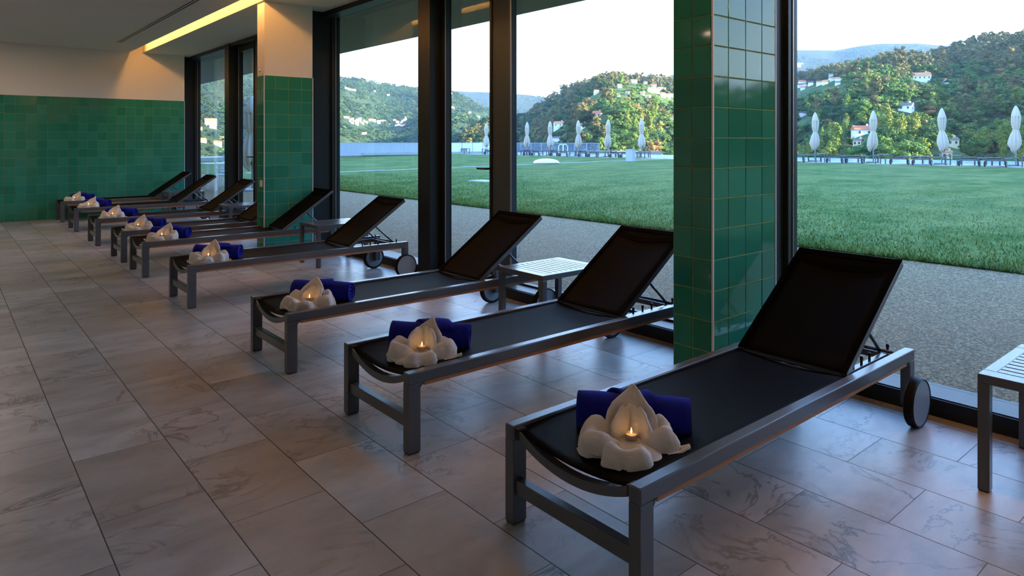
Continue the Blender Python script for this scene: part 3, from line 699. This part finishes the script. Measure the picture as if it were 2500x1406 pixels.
# pool handrail
hr = empty('pool_handrail', (36.0, 36.8, DZ)); tag(hr, 'white curved pool ladder handrail beside a parasol', 'handrail')
for dy in (0, .45):
    MB().tube([(0,dy,0),(0,dy,.60)] + [(.25-.25*math.cos(a), dy, .60+.22*math.sin(a)) for a in [k*PI/8 for k in range(1,8)]] + [(.5,dy,.60),(.5,dy,-.3)], .03, 10).build('rail_tube', M['white_paint'], hr, smooth=True)
# far fence of pale ribbed panels
fe = empty('panel_fence', (20.0, 45.9, DZ)); tag(fe, 'long pale ribbed panel fence at the far left end of the lawn', 'fence')
x = 0.
for k in range(17):
    wd = 1.1; m_ = M['fence_reflection'] if 11 <= k else M['fence']
    mb = MB(); nn = 9
    for j in range(nn): mb.box(x+wd*j/nn, x+wd*(j+1)/nn-.012, -.02, .02+.012*(j % 2), .02, .90)
    if 11 <= k: mb = MB().box(x, x+wd, -.02, .02, .02, .90)
    o = mb.build('panel', m_, fe)
    if 11 <= k: o['label'] = 'fence panel painted white as a sky reflection'
    MB().box(x-.03, x+.03, -.045, .045, 0, .93).build('post', M['fence'], fe)
    x += wd
MB().box(0, x, -.035, .035, .90, .935).build('top_rail', M['fence'], fe)
MB().box(4, x, -.25, -.10, 0, .18).build('kerb', M['concrete'], fe)
# blue railing behind the pool
ra = empty('bar_railing', (38.5, 35.4, DZ)); tag(ra, 'blue grey vertical bar railing behind the parasols in the middle window', 'railing')
y = 0.
for k in range(8):
    mb = MB()
    for j in range(10): mb.box(-.012,.012, y+.13*j+.05, y+.13*j+.085, .05, .88)
    mb.build('bar_panel', M['rail_blue'], ra)
    MB().box(-.03,.03,y-.03,y+.03,0,.92).build('post', M['rail_blue'], ra); y += 1.3
MB().box(-.025,.025,0,y,.88,.92).box(-.02,.02,0,y,.04,.07).build('handrail', M['rail_blue'], ra)

# terrace chairs, table and parasol beyond the far window
def make_chair():
    r = empty('terrace_chair'); m = M['white_paint']
    for x in (-.22, .22):
        for y_ in (-.20, .20): MB().tube([(x,y_,0),(x*.96,y_*.95,.44 if y_ < 0 else .64)], .016, 8).build('leg', m, r)
        MB().box(x-.028,x+.028,-.22,.24,.63,.655).build('armrest', m, r, bevel=.004)
    s = MB()
    for k in range(6): s.box(-.215,.215,-.21+k*.072,-.21+k*.072+.058,.43,.452)
    s.build('seat', m, r)
    b = MB()
    for x in (-.21,.21): b.bar((x,-.20,.44),(x,-.30,.88),.035,.03,(0,1,0))
    b.bar((-.22,-.297,.87),(.22,-.297,.87),.03,.10); b.bar((-.21,-.262,.70),(.21,-.262,.70),.022,.07); b.bar((-.21,-.235,.58),(.21,-.235,.58),.022,.05)
    b.build('backrest', m, r); return r
ch0 = make_chair()
for i, (x, y, rz, lb) in enumerate([(5.98, 19.3, -.35, 'back facing the far window glass'), (6.75, 21.4, 2.7, 'behind the table, facing the building'), (6.85, 19.6, .4, 'at the right end of the terrace table'), (5.35, 20.9, -1.7, 'half hidden at the left end of the table')]):
    o = ch0 if i == 0 else copy_tree(ch0); o.location = (x, y, 0); o.rotation_euler = (0,0,rz)
    tag(o, 'white terrace chair outside the far window, ' + lb, 'chair', 'terrace chairs outside the far window')
tb = empty('terrace_table', (6.25, 20.5, 0)); tag(tb, 'white terrace table outside the far window, chairs around it', 'table')
s = MB()
for k in range(8): s.box(-.55,.55,-.42+k*.105,-.42+k*.105+.09,.70,.725)
s.build('tabletop', M['white_paint'], tb)
for x in (-.48,.48):
    for y in (-.36,.36): MB().box(x-.025,x+.025,y-.025,y+.025,0,.70).build('leg', M['white_paint'], tb)
o = copy_tree(up[1]); o.location = (6.62, 19.0, 0); o.scale = (1.15,1.15,1.02); tag(o, 'closed white parasol standing on the terrace just outside the far window', 'parasol')

# ================================================================== HILLS
def dir_of(u):
    k = (u-CU)/FPX; return FW[0]+RT[0]*k, FW[1]+RT[1]*k      # horizontal ray at unit depth
def az_of(u): a = dir_of(u); return math.atan2(a[0], a[1])
from mathutils import noise as mn
def prof_az(pts):  # pixel profile (u, v) -> azimuth, tan of elevation
    A = [az_of(u) for u, v in pts]; E = [(HV-v)/FPX*math.cos(az_of(u)-YAW) for u, v in pts]; return A, E
def lerp(A, E, a): return float(np.interp(a, A, E))
near_px = [(1000,398),(1060,390),(1100,366),(1140,338),(1196,300),(1250,272),(1316,254),(1387,216),(1420,205),(1483,190),(1598,188),(1650,192),(1750,198),(1850,195),(1920,190),(1952,184),(2020,173),(2140,157),(2294,129),(2362,106),(2430,94),(2500,88),(2650,80),(2800,90)]
near_px = [(u, v+(15 if u > 1240 else 8)) for u, v in near_px]
NA, NE = prof_az(near_px)
NA += [math.radians(d) for d in (95, 106, 116, 124, 134, 145, 160, 185, 205, 225)]; NE += [math.tan(math.radians(d)) for d in (6.2, 4.2, 3.6, 3.6, 9., 18., 22., 23., 20., 10.)]  # out-of-view stretch, its high rise added to keep sun off the lawn
def near_R(a):   # ridge distance
    d = math.degrees(a); return float(np.interp(d, [20, 34, 42, 50, 62, 76, 95, 110, 130, 145, 160, 200], [620, 700, 800, 900, 900, 820, 700, 600, 480, 330, 300, 300]))
def near_F(a):
    d = math.degrees(a); return float(np.interp(d, [20, 60, 100, 130, 150, 200], [260, 230, 220, 160, 90, 80]))
def near_z(a, r):
    R, F = near_R(a), near_F(a); zr = H+R*lerp(NA, NE, a); z0 = -34
    t = (r-F)/(R-F)
    n = (mn.noise(Vector((r*math.sin(a)/75, r*math.cos(a)/75, 1.3)))*11 + mn.noise(Vector((r*math.sin(a)/28, r*math.cos(a)/28, 4.3)))*3)
    # spurs running down the slope
    sp = 14*math.sin(a*23+.7*math.sin(a*9))*math.sin(PI*min(1, max(0, t)))
    if t <= 1: return z0+(zr-z0)*(max(t, 0)**.92) + n*min(1, t*3)*(1-max(0, t-.75)/.25*.65) + sp*(1 if t < 1 else 0)
    return zr - (t-1)*(zr-z0)*1.1 + n*.35
def polar_hill(name, m, a0, a1, r_fn, z_fn, na, nr, r1=1.35):
    V = []; 
    for i in range(na+1):
        a = a0+(a1-a0)*i/na; F, R = r_fn(a)
        for j in range(nr+1):
            r = F+(R*r1-F)*j/nr; V.append((r*math.sin(a), r*math.cos(a), z_fn(a, r)))
    I = np.arange((na+1)*(nr+1)).reshape(na+1, nr+1)
    F_ = np.stack([I[:-1,:-1], I[:-1,1:], I[1:,1:], I[1:,:-1]], -1).reshape(-1, 4)
    o = bpy.data.objects.new(name, fast_mesh(name, V, F_, [m], smooth=True)); COL.objects.link(o); o['kind'] = 'structure'; return o
polar_hill('hill_near', M['hill_near'], math.radians(18), math.radians(220), lambda a: (near_F(a), near_R(a)), near_z, 420, 70)
mid_px = [(-900,180),(-300,150),(100,130),(300,140),(480,152),(594,168),(700,178),(816,190),(872,192),(929,204),(1022,216),(1100,234),(1150,252),(1196,270),(1240,292),(1300,330),(1400,370)]
MA, ME = prof_az(mid_px)
def mid_z(a, r):
    R, F = 1900., 620.; zr = H+R*lerp(MA, ME, a); z0 = -60; t = (r-F)/(R-F)
    P = Vector((r*math.sin(a)/170, r*math.cos(a)/170, 2.2))
    n = mn.noise(P)*30+mn.noise(P*3)*9+mn.noise(P*9)*4
    sp = 26*math.sin(a*31+1.1)*math.sin(PI*min(1, max(0, t)))
    if t <= 1: return z0+(zr-z0)*max(t,0)**.95+n*min(1, t*3)*(1-max(0, t-.7)/.3*.85)+sp*.8
    return zr-(t-1)*(zr-z0)+n*.15
polar_hill('hill_mid', M['hill_mid'], math.radians(-40), math.radians(50), lambda a: (620., 1900.), mid_z, 300, 60)
far_px = [(-900,230),(600,225),(1000,217),(1100,221),(1196,226),(1295,231),(1350,240),(1500,230),(1650,180),(1800,128),(1922,121),(2041,122),(2106,111),(2157,104),(2242,104),(2294,110),(2400,115),(2600,120),(2900,140),(4000,200)]
FA, FE = prof_az(far_px)
def far_z(a, r):
    R, F = 3600., 1700.; zr = H+R*lerp(FA, FE, a); z0 = -40; t = (r-F)/(R-F)
    P = Vector((r*math.sin(a)/330, r*math.cos(a)/330, 7.2)); n = mn.noise(P)*50+mn.noise(P*3)*16+mn.noise(P*10)*7
    if t <= 1: return z0+(zr-z0)*max(t,0)**.9+n*min(1, t*3)*(1-max(0, t-.7)/.3*.9)
    return zr-(t-1)*(zr-z0)+n*.1
polar_hill('hill_far', M['hill_far'], math.radians(-20), math.radians(125), lambda a: (1700., 3600.), far_z, 300, 50, 1.2)
# valley floor
MB().add([(s*9000*math.sin(a), s*9000*math.cos(a), -62) for s in (1,) for a in [k*2*PI/48 for k in range(48)]], [tuple(range(47,-1,-1))]).build('valley_floor', M['hill_mid'])['kind'] = 'structure'

def proj(x, y, z):
    d = x*FW[0]+y*FW[1]; l = x*RT[0]+y*RT[1]; return CU+FPX*l/d, HV+FPX*(H-z)/d, d
def hit(u, v, zf, r0, r1, step):
    dx, dy = dir_of(u); n = math.hypot(dx, dy); a = math.atan2(dx, dy); tz = (HV-v)/FPX/n; r = r0
    while r < r1:
        if zf(a, r) > H+tz*r: return r*math.sin(a), r*math.cos(a), zf(a, r), r, a
        r += step
    return None

# ---- houses
def make_house(w, d, h, wall, roof, detail, gable=.33):
    r = empty('house'); MB().box(-w/2, w/2, -d/2, d/2, -4, h).build('walls', M[wall], r)
    e = .35; rh = d*gable; mb = MB()
    mb.add([(-w/2-e,-d/2-e,h-.1),(w/2+e,-d/2-e,h-.1),(w/2+e,d/2+e,h-.1),(-w/2-e,d/2+e,h-.1),(-w/2-e,0,h+rh),(w/2+e,0,h+rh)], [(0,1,5,4),(2,3,4,5),(0,4,3),(1,2,5),(3,2,1,0)])
    mb.build('roof', M[roof], r)
    if detail:
        MB().box(w*.22, w*.22+.8, -.4, .4, h+rh*.3, h+rh+.8).build('chimney', M[wall], r)
        n = max(2, int(w/3))
        for k in range(n):
            x = -w/2+w*(k+.5)/n
            MB().box(x-.5, x+.5, -d/2-.06, -d/2+.1, h-1.9, h-.7).build('window', M['house_pane'], r)
        for y_ in (-.2,): MB().box(w/2-.1, w/2+.06, y_*d-.5, y_*d+.5, h-1.9, h-.7).build('window', M['house_pane'], r)
    return r
HOUSES = []     # u0, u1, v_base, dist
def put_house(u, v, wpx, wall, roof, label, layer='near', h=None, detail=None, group=None, turn=None):
    zf, r0, r1, st = {'near': (near_z, 240, 1100, 2.), 'mid': (mid_z, 640, 2100, 5.), 'far': (far_z, 1750, 3700, 8.)}[layer]
    p = hit(u, v, zf, r0, r1, st)
    if p is None: return
    x, y, z, rr, a = p; d = x*FW[0]+y*FW[1]; w = wpx*d/FPX; hh = h*d/FPX if h else w*.36
    R_ = random.Random(int(u*7+v)); det = wpx > 17 if detail is None else detail
    o = make_house(w*.95, min(w*.72, 14), max(2.6, hh), wall, roof, det)
    o.location = (x, y, z-.3); o.rotation_euler = (0, 0, -a+PI*0 + (R_.uniform(-.5,.5) if turn is None else turn))
    tag(o, label, 'house', group); HOUSES.append((u-wpx*.6, u+wpx*.6, v, rr, hh/d*FPX))
put_house(2249, 199, 40, 'wall_white', 'roof_orange', 'large white house with orange roof high on the right hillside', h=13, turn=.15)
put_house(2309, 203, 20, 'wall_white', 'roof_orange', 'small white house with orange roof right of the large white one')
put_house(2212, 271, 32, 'wall_white', 'roof_dark', 'white house with dark roof halfway up the right hillside', h=12, turn=-.3)
put_house(2105, 329, 44, 'wall_white', 'roof_red', 'low long house with red roof behind a closed parasol', h=9, turn=.3)
put_house(2095, 355, 20, 'wall_cream', 'roof_dark', 'small cream house low on the slope under the red-roofed house')
put_house(2321, 359, 30, 'wall_cream', 'roof_dark', 'yellow two-storey house right of the second parasol', h=19, turn=.5)
put_house(2309, 385, 24, 'wall_cream', 'roof_orange', 'pale yellow house low behind the pool, below the yellow two-storey house', h=9)
put_house(1961, 284, 16, 'wall_white', 'roof_dark', 'small white house alone left on the right-hand slope')
put_house(1459, 285, 23, 'wall_pink', 'roof_red', 'pink house with red roof above the fourth parasol left of the pillar', h=8, turn=-.3)
put_house(1366, 312, 26, 'wall_white', 'roof_orange', 'white house beside the parasol at the pool handrail', h=9, turn=-.4)
put_house(1423, 314, 18, 'wall_white', 'roof_red', 'white house peeping out behind a parasol in the middle window')
put_house(1360, 346, 17, 'wall_white', 'roof_dark', 'lowest white house behind the parasol at the pool handrail')
put_house(1645, 293, 18, 'wall_white', 'roof_red', 'white house with red roof at the left edge of the big pillar')
vill = [(60,1035),(120,1035),(270,1085),(430,1110),(570,1105),(675,1095),(775,1045),(890,1045),(40,1095),(150,1135),(250,1145),(280,1190),(60,1165),(860,910),(985,900),(880,1110),(765,960),(320,1130)]
for x, y in vill:
    put_house(1920+x/7.03, 50+y/7.03, random.uniform(10, 17), random.choice(['wall_white','wall_white','wall_cream']), random.choice(['roof_red','roof_dark','roof_orange']), 'small pale village house on the shaded slope just right of the big pillar', group='village houses right of the pillar', detail=False)
for x, y in [(1125,440),(1490,345),(1690,262),(1720,270),(1890,290),(2020,337),(2120,390),(2180,385),(2060,425),(1960,405),(1840,460),(1925,520),(2240,500),(2330,495),(1470,490),(1612,462),(2160,480),(1990,400),(2290,490)]:
    put_house(1280+x/6.392, 160+y/6.392, random.uniform(8, 15), random.choice(['wall_white','wall_white','wall_cream']), random.choice(['roof_orange','roof_red','roof_orange']), 'small sunlit village house near the hilltop left of the big pillar', group='hilltop village houses', detail=False)
for x, y in [(210,700),(250,705),(275,740),(300,715),(300,760),(330,735),(350,765),(360,725),(390,745),(395,715),(420,760),(440,740),(470,765),(510,720),(540,722),(570,728),(620,755),(655,735),(690,740)]:
    put_house(800+x/5, 150+y/5, random.uniform(5, 9), 'wall_white', random.choice(['roof_orange','roof_red','wall_pink']), 'tiny white house of the larger village across the valley left of the door', 'mid', group='larger valley village', detail=False)
for x, y in [(770,785),(815,735),(835,795),(870,790),(850,750),(900,750),(920,735),(945,720),(945,790),(905,800),(960,705)]:
    put_house(800+x/5, 150+y/5, random.uniform(5, 8), 'wall_white', random.choice(['roof_orange','roof_red']), 'tiny white house of the smaller village across the valley by the door frame', 'mid', group='smaller valley village', detail=False)
for x, y in [(220,335),(240,345),(270,352),(305,355),(330,358),(570,370),(740,425),(460,900),(430,892),(1510,570),(1530,580),(1735,630),(1840,685),(1500,395)]:
    put_house(800+x/5, 150+y/5, random.uniform(4, 7), 'wall_white', random.choice(['roof_orange','roof_red']), 'tiny lone white house scattered over the far slope in the left windows', 'mid', group='scattered far houses', detail=False)
for x, y, w_, lb in [(160,590,28,'long white building on the slope seen through the far window'), (175,630,18,'lower white building under the long one in the far window'), (30,640,12,'white house at the left edge of the far window'), (60,785,18,'cream house low in the far window'), (280,755,12,'cream house at the right edge of the far window'), (235,825,20,'red-roofed house just above the fence in the far window')]:
    put_house(480+x/4.6875, 180+y/4.6875, w_, 'wall_cream' if 'cream' in lb else 'wall_white', 'roof_red' if 'red' in lb else 'roof_orange', lb, 'mid', detail=False)
for x, y in [(40,840),(60,850),(90,830),(110,850),(130,800),(160,770),(180,770),(210,760),(230,770),(250,765),(215,805),(150,820),(80,770),(30,860)]:
    put_house(1920+x/7.03, 50+y/7.03, random.uniform(5, 9), 'wall_white', 'wall_white', 'tiny white house of the distant village right of the big pillar', 'far', group='distant village', detail=False)

# ---- trees
def ico(sub):
    import bmesh
    bm = bmesh.new(); bmesh.ops.create_icosphere(bm, subdivisions=sub, radius=1); V = np.array([v.co[:] for v in bm.verts]); F = np.array([[v.index for v in f.verts] for f in bm.faces]); bm.free(); return V, F
ICO1 = ico(1); ICO2 = ico(2)
def crown(seed, kind, cards, core=1, lobes=7):
    """unit tree: base at z=0, height 1. returns V, F"""
    rng = np.random.default_rng(seed); Vs, Fs = [], []; nv = 0; L = []
    for k in range(lobes):
        if kind == 'broad': c = np.array([*rng.normal(0, .17, 2), rng.uniform(.34, .80)]); rr = rng.uniform(.17, .27)
        elif kind == 'pine': t = k/(lobes-1); c = np.array([*rng.normal(0, .09, 2), .36+.56*t]); rr = (.21-.10*t)*rng.uniform(.8, 1.25)
        else: t = k/(lobes-1); c = np.array([*rng.normal(0, .045, 2), .22+.66*t]); rr = (.17-.06*abs(t-.35)*1.6)*rng.uniform(.85, 1.15)
        L.append((c, rr))
        V, F = ICO1 if core == 1 else ICO2
        V = V*(rr*(.86 if not cards else .72))*(1+rng.normal(0, .18, (len(V), 1)))*np.array([1,1,.9]) + c
        Vs.append(V); Fs.append(F+nv); nv += len(V)
    if cards:
        for i in range(cards):
            c, rr = L[rng.integers(len(L))]; d = rng.normal(0, 1, 3); d[2] = abs(d[2])*.8-.15; d /= np.linalg.norm(d)
            p = c+d*rr*rng.uniform(.70, 1.18); n = d+rng.normal(0, .55, 3); n /= np.linalg.norm(n)
            a = np.cross(n, rng.normal(0, 1, 3)); a /= np.linalg.norm(a); b = np.cross(n, a); s = rng.uniform(.022, .05)*(1.25 if cards < 200 else 1)
            Vs.append(np.array([p+a*s, p+b*s, p-a*s*1.1-b*s*.9])); Fs.append(np.array([[nv, nv+1, nv+2]])); nv += 3
    # trunk
    q = np.array([[math.cos(t), math.sin(t)] for t in (0, 2.09, 4.19)])
    V = np.concatenate([np.c_[q*.022, [-.15]*3], np.c_[q*.012, [.6]*3]]); Vs.append(V); Fs.append(np.array([[0,1,4],[0,4,3],[1,2,5],[1,5,4],[2,0,3],[2,3,5]])+nv)
    nF = sum(len(f) for f in Fs); mi = np.zeros(nF, int); mi[-6:] = 1
    return np.concatenate(Vs), np.concatenate(Fs), mi
TINTS = {'oak': [(.040,.085,.018), (.055,.110,.024), (.075,.130,.028)], 'pine': [(.115,.108,.040), (.080,.085,.032), (.135,.112,.044)],
         'poplar': [(.135,.175,.030), (.110,.160,.030), (.160,.185,.040)], 'russet': [(.23,.125,.045), (.20,.13,.055)], 'dark': [(.022,.055,.020), (.028,.065,.022)]}
SHAPE = {'oak': 'broad', 'pine': 'pine', 'poplar': 'poplar', 'russet': 'broad', 'dark': 'broad'}
HT = {'oak': (7, 11), 'pine': (11, 16), 'poplar': (8, 13), 'russet': (6, 9), 'dark': (7, 11)}
def near_kind(u, v, t):
    n = mn.noise(Vector((u/90., v/60., 3.))); q = random.random()
    if u < 1480 and v > 215 and (v-215) > (u-1330)*.55: return 'dark' if q < .72 else ('pine' if q < .93 else 'poplar')
    if t > .80: return 'pine' if q < .80 else ('oak' if q < .94 else 'russet')
    if t > .62: return 'pine' if n > .12 else ('oak' if q < .75 else ('russet' if q < .83 else 'dark'))
    if t < .35: return 'poplar' if n > .05 and q < .75 else ('oak' if q < .62 else ('dark' if q < .9 else 'russet'))
    return 'oak' if q < .50 else ('dark' if q < .66 else ('poplar' if q < .84 else ('russet' if q < .92 else 'pine')))
CAND = []
for _ in range(30000):
    if len(CAND) > 7600: break
    a = random.uniform(math.radians(24), math.radians(128)) if random.random() < .3 else random.uniform(math.radians(36), math.radians(79)); R, F = near_R(a), near_F(a)
    r = math.sqrt(random.uniform(F**2, (R*1.02)**2)); x, y = r*math.sin(a), r*math.cos(a); t = (r-F)/(R-F); z = near_z(a, r); u, v, d = proj(x, y, z)
    cl = mn.noise(Vector((x/60, y/60, 9.1)))
    if t < .80 and cl > .22 and random.random() < .85: continue
    if d < 50: continue
    k = near_kind(u, v, t); h = random.uniform(*HT[k])*random.uniform(.8, 1.1)*(.65 if u < 1300 else 1); vt = v-h*FPX/d; wp = h*.28*FPX/d
    if any(u+wp > u0 and u-wp < u1 and r < rr+6 and vt < vb-hp*.35 and v > vb-hp*1.0 for u0, u1, vb, rr, hp in HOUSES): continue
    CAND.append((r, a, x, y, z, k, h, u, v, vt))
# the largest in view are objects of their own
def in_view(c): return (1262 < c[7] < 1650 or 1922 < c[7] < 2505 or 1098 < c[7] < 1197 or 815 < c[7] < 1022) and c[9] < 384 and c[9] > 20
vis = sorted([c for c in CAND if in_view(c)], key=lambda c: -c[6]/c[0])[:290]
vis_ids = set(id(c) for c in vis)
PROTO = {}
NAMES = {'oak': ('broadleaf_tree', 'green broadleaf tree'), 'pine': ('pine_tree', 'tall brownish-green pine'), 'poplar': ('poplar_tree', 'yellow-green poplar-like tree'), 'russet': ('autumn_tree', 'orange-brown tree'), 'dark': ('broadleaf_tree', 'dark green broadleaf tree')}
for k in TINTS:
    for j in range(3):
        V, F, mi = crown(hash(k) % 50*0+len(PROTO)*13+j, SHAPE[k], 620, 1, 10)
        tt = TINTS[k][j % len(TINTS[k])]; PROTO[k, j] = fast_mesh(NAMES[k][0], V, F, [M['foliage'], M['bark']], tint=np.tile([*tt, 1.], (len(V), 1)), mat_idx=mi)
def zone(u, v):
    s = 'in the right window' if u > 1900 else ('in the middle window' if u > 1260 else 'behind the door glass')
    return s, ('low on the slope behind the pool' if v > 300 else ('halfway up the wooded hillside' if v > 200 else 'near the hilltop'))
for c in vis:
    r, a, x, y, z, k, h, u, v, vt = c; nm, lb = NAMES[k]
    o = bpy.data.objects.new(nm, PROTO[k, random.randrange(3)]); COL.objects.link(o); o.location = (x, y, z-.2); w_ = h*random.uniform(.85, 1.25)*(1.15 if SHAPE[k] == 'broad' else .9)
    o.scale = (w_, w_, h); o.rotation_euler = (0, 0, random.uniform(0, 6.3)); s1_, s2_ = zone(u, v)
    tag(o, '%s %s %s' % (lb, s2_, s1_), 'tree', '%ss %s %s' % (lb, s2_, s1_))
def forest(name, label, items, cards, core, lobes, mats=('foliage', 'bark'), dim=1., sink=.10):
    VV, FF, TT, MI = [], [], [], []; nv = 0
    VAR = {(k, j): crown(900+j*7+i*31, SHAPE[k], cards, core, lobes) for i, k in enumerate(TINTS) for j in range(3)}
    by = {}
    for it in items: by.setdefault((it[5], random.randrange(3)), []).append(it)
    for key, its in by.items():
        V, F, mi = VAR[key]; n = len(its); P = np.array([[i[2], i[3], i[4]-.2-sink*i[6]] for i in its]); hts = np.array([i[6] for i in its]); ang = RNG.uniform(0, 6.3, n); wd = hts*RNG.uniform(.85, 1.3, n)*(1+sink)*(1.15 if SHAPE[key[0]] == 'broad' else .9)
        ca, sa = np.cos(ang), np.sin(ang); X = V[None,:,0]*ca[:,None]-V[None,:,1]*sa[:,None]; Y = V[None,:,0]*sa[:,None]+V[None,:,1]*ca[:,None]
        W = np.stack([X*wd[:,None], Y*wd[:,None], np.broadcast_to(V[None,:,2]*hts[:,None], X.shape)], -1)+P[:,None,:]
        tn = np.array(TINTS[key[0]])[RNG.integers(0, len(TINTS[key[0]]), n)]*RNG.uniform(.75, 1.3, (n, 1))*dim
        VV.append(W.reshape(-1, 3)); FF.append((F[None]+(np.arange(n)*len(V))[:,None,None]).reshape(-1, 3)+nv); TT.append(np.repeat(np.c_[tn, np.ones(n)], len(V), 0)); MI.append(np.tile(mi, n)); nv += n*len(V)
    o = bpy.data.objects.new(name, fast_mesh(name, np.concatenate(VV), np.concatenate(FF), [M[m] for m in mats], tint=np.concatenate(TT), mat_idx=np.concatenate(MI))); COL.objects.link(o)
    tag(o, label, 'forest', kind='stuff'); return o
forest('forest', 'dense mixed woodland covering the nearer hillside beyond the pool', [c for c in CAND if id(c) not in vis_ids], 150, 1, 6)
mid = []
for _ in range(60000):
    if len(mid) > 13000: break
    a = random.uniform(math.radians(8), math.radians(43)); r = math.sqrt(random.uniform(700**2, 1930**2)); x, y = r*math.sin(a), r*math.cos(a)
    cl = mn.noise(Vector((x/120, y/120, 5.1)))
    if cl > .30 and random.random() < .6: continue
    z = mid_z(a, r); u, v, d = proj(x, y, z); h = random.uniform(6, 11)
    if any(u0-2 < u < u1+2 and r < rr+20 and v-h*FPX/d < vb and v > vb-hp for u0, u1, vb, rr, hp in HOUSES): continue
    q = random.random(); k = 'oak' if q < .42 else ('dark' if q < .94 else 'pine'); mid.append((r, a, x, y, z, k, h*1.1))
forest('forest', 'hazy woodland on the larger slope across the valley in the left windows', mid, 45, 1, 3, dim=.72, sink=.26)
far = []
for _ in range(5000):
    a = az_of(random.uniform(1915, 2420)) if random.random() < .75 else az_of(random.uniform(1090, 1330)); r = math.sqrt(random.uniform(2200**2, 3480**2)); x, y = r*math.sin(a), r*math.cos(a)
    if mn.noise(Vector((x/200, y/200, 5.1))) > .15: continue
    far.append((r, a, x, y, far_z(a, r), random.choice(['dark','dark','oak']), random.uniform(9, 14)))
forest('forest', 'distant blue-hazed woodland along the farthest ridge', far, 12, 1, 2, dim=.7, sink=.26)

# ================================================================== LIGHT
w = bpy.data.worlds.new('sky'); SC.world = w; w.use_nodes = True; t = w.node_tree; bg = t.nodes['Background']
tc = t.nodes.new('ShaderNodeTexCoord'); sx = t.nodes.new('ShaderNodeSeparateXYZ'); t.links.new(tc.outputs['Generated'], sx.inputs[0])
rp = t.nodes.new('ShaderNodeValToRGB'); t.links.new(sx.outputs[2], rp.inputs[0]); e = rp.color_ramp.elements
while len(e) < 5: e.new(.5)
for i, (p, c) in enumerate([(0., (.70,.82,1.0)), (.13, (.60,.77,1.0)), (.26, (.34,.57,1.0)), (.55, (.22,.44,.95)), (1., (.13,.30,.80))]): e[i].position = p; e[i].color = (*c, 1)
t.links.new(rp.outputs[0], bg.inputs[0]); bg.inputs[1].default_value = 5.5
sl = bpy.data.lights.new('sun', 'SUN'); sl.energy = 32; sl.color = (1,.85,.58); sl.angle = .01
so = bpy.data.objects.new('sun', sl); COL.objects.link(so)
saz, sel = math.radians(152), math.radians(14)
sd_ = Vector((math.sin(saz)*math.cos(sel), math.cos(saz)*math.cos(sel), math.sin(sel)))
so.rotation_euler = sd_.to_track_quat('Z', 'Y').to_euler(); so.location = (0,0,40)
# haze over the valley
hz = bpy.data.materials.new('valley_haze'); hz.use_nodes = True; t = hz.node_tree; t.nodes.clear(); o_ = t.nodes.new('ShaderNodeOutputMaterial'); vs = t.nodes.new('ShaderNodeVolumeScatter')
vs.inputs['Color'].default_value = (.36,.62,1,1); vs.inputs['Density'].default_value = .00008; vs.inputs['Anisotropy'].default_value = .1
t.links.new(vs.outputs[0], o_.inputs['Volume'])
mb = MB(); P = []
for zz in (-61, 420):
    for d_, l_ in ((140, -900), (140, 700), (4300, 4300), (4300, -4300)): P.append((FW[0]*d_+RT[0]*l_, FW[1]*d_+RT[1]*l_, zz))
mb.add(P, [(3,2,1,0),(4,5,6,7),(0,1,5,4),(1,2,6,5),(2,3,7,6),(3,0,4,7)])
ho = mb.build('haze', hz); tag(ho, 'faint blue morning haze hanging over the valley', 'haze', kind='stuff')

SC.view_settings.view_transform = 'Standard'; SC.view_settings.look = 'None'; SC.view_settings.gamma = 1; SC.view_settings.exposure = .2; SC.view_settings.use_curve_mapping = False
cy = SC.cycles
cy.max_bounces = 6; cy.diffuse_bounces = 3; cy.glossy_bounces = 3; cy.transmission_bounces = 2; cy.transparent_max_bounces = 10; cy.use_adaptive_sampling = True; cy.adaptive_threshold = .045; cy.volume_bounces = 0
cy.caustics_reflective = False; cy.caustics_refractive = False; cy.sample_clamp_indirect = 6
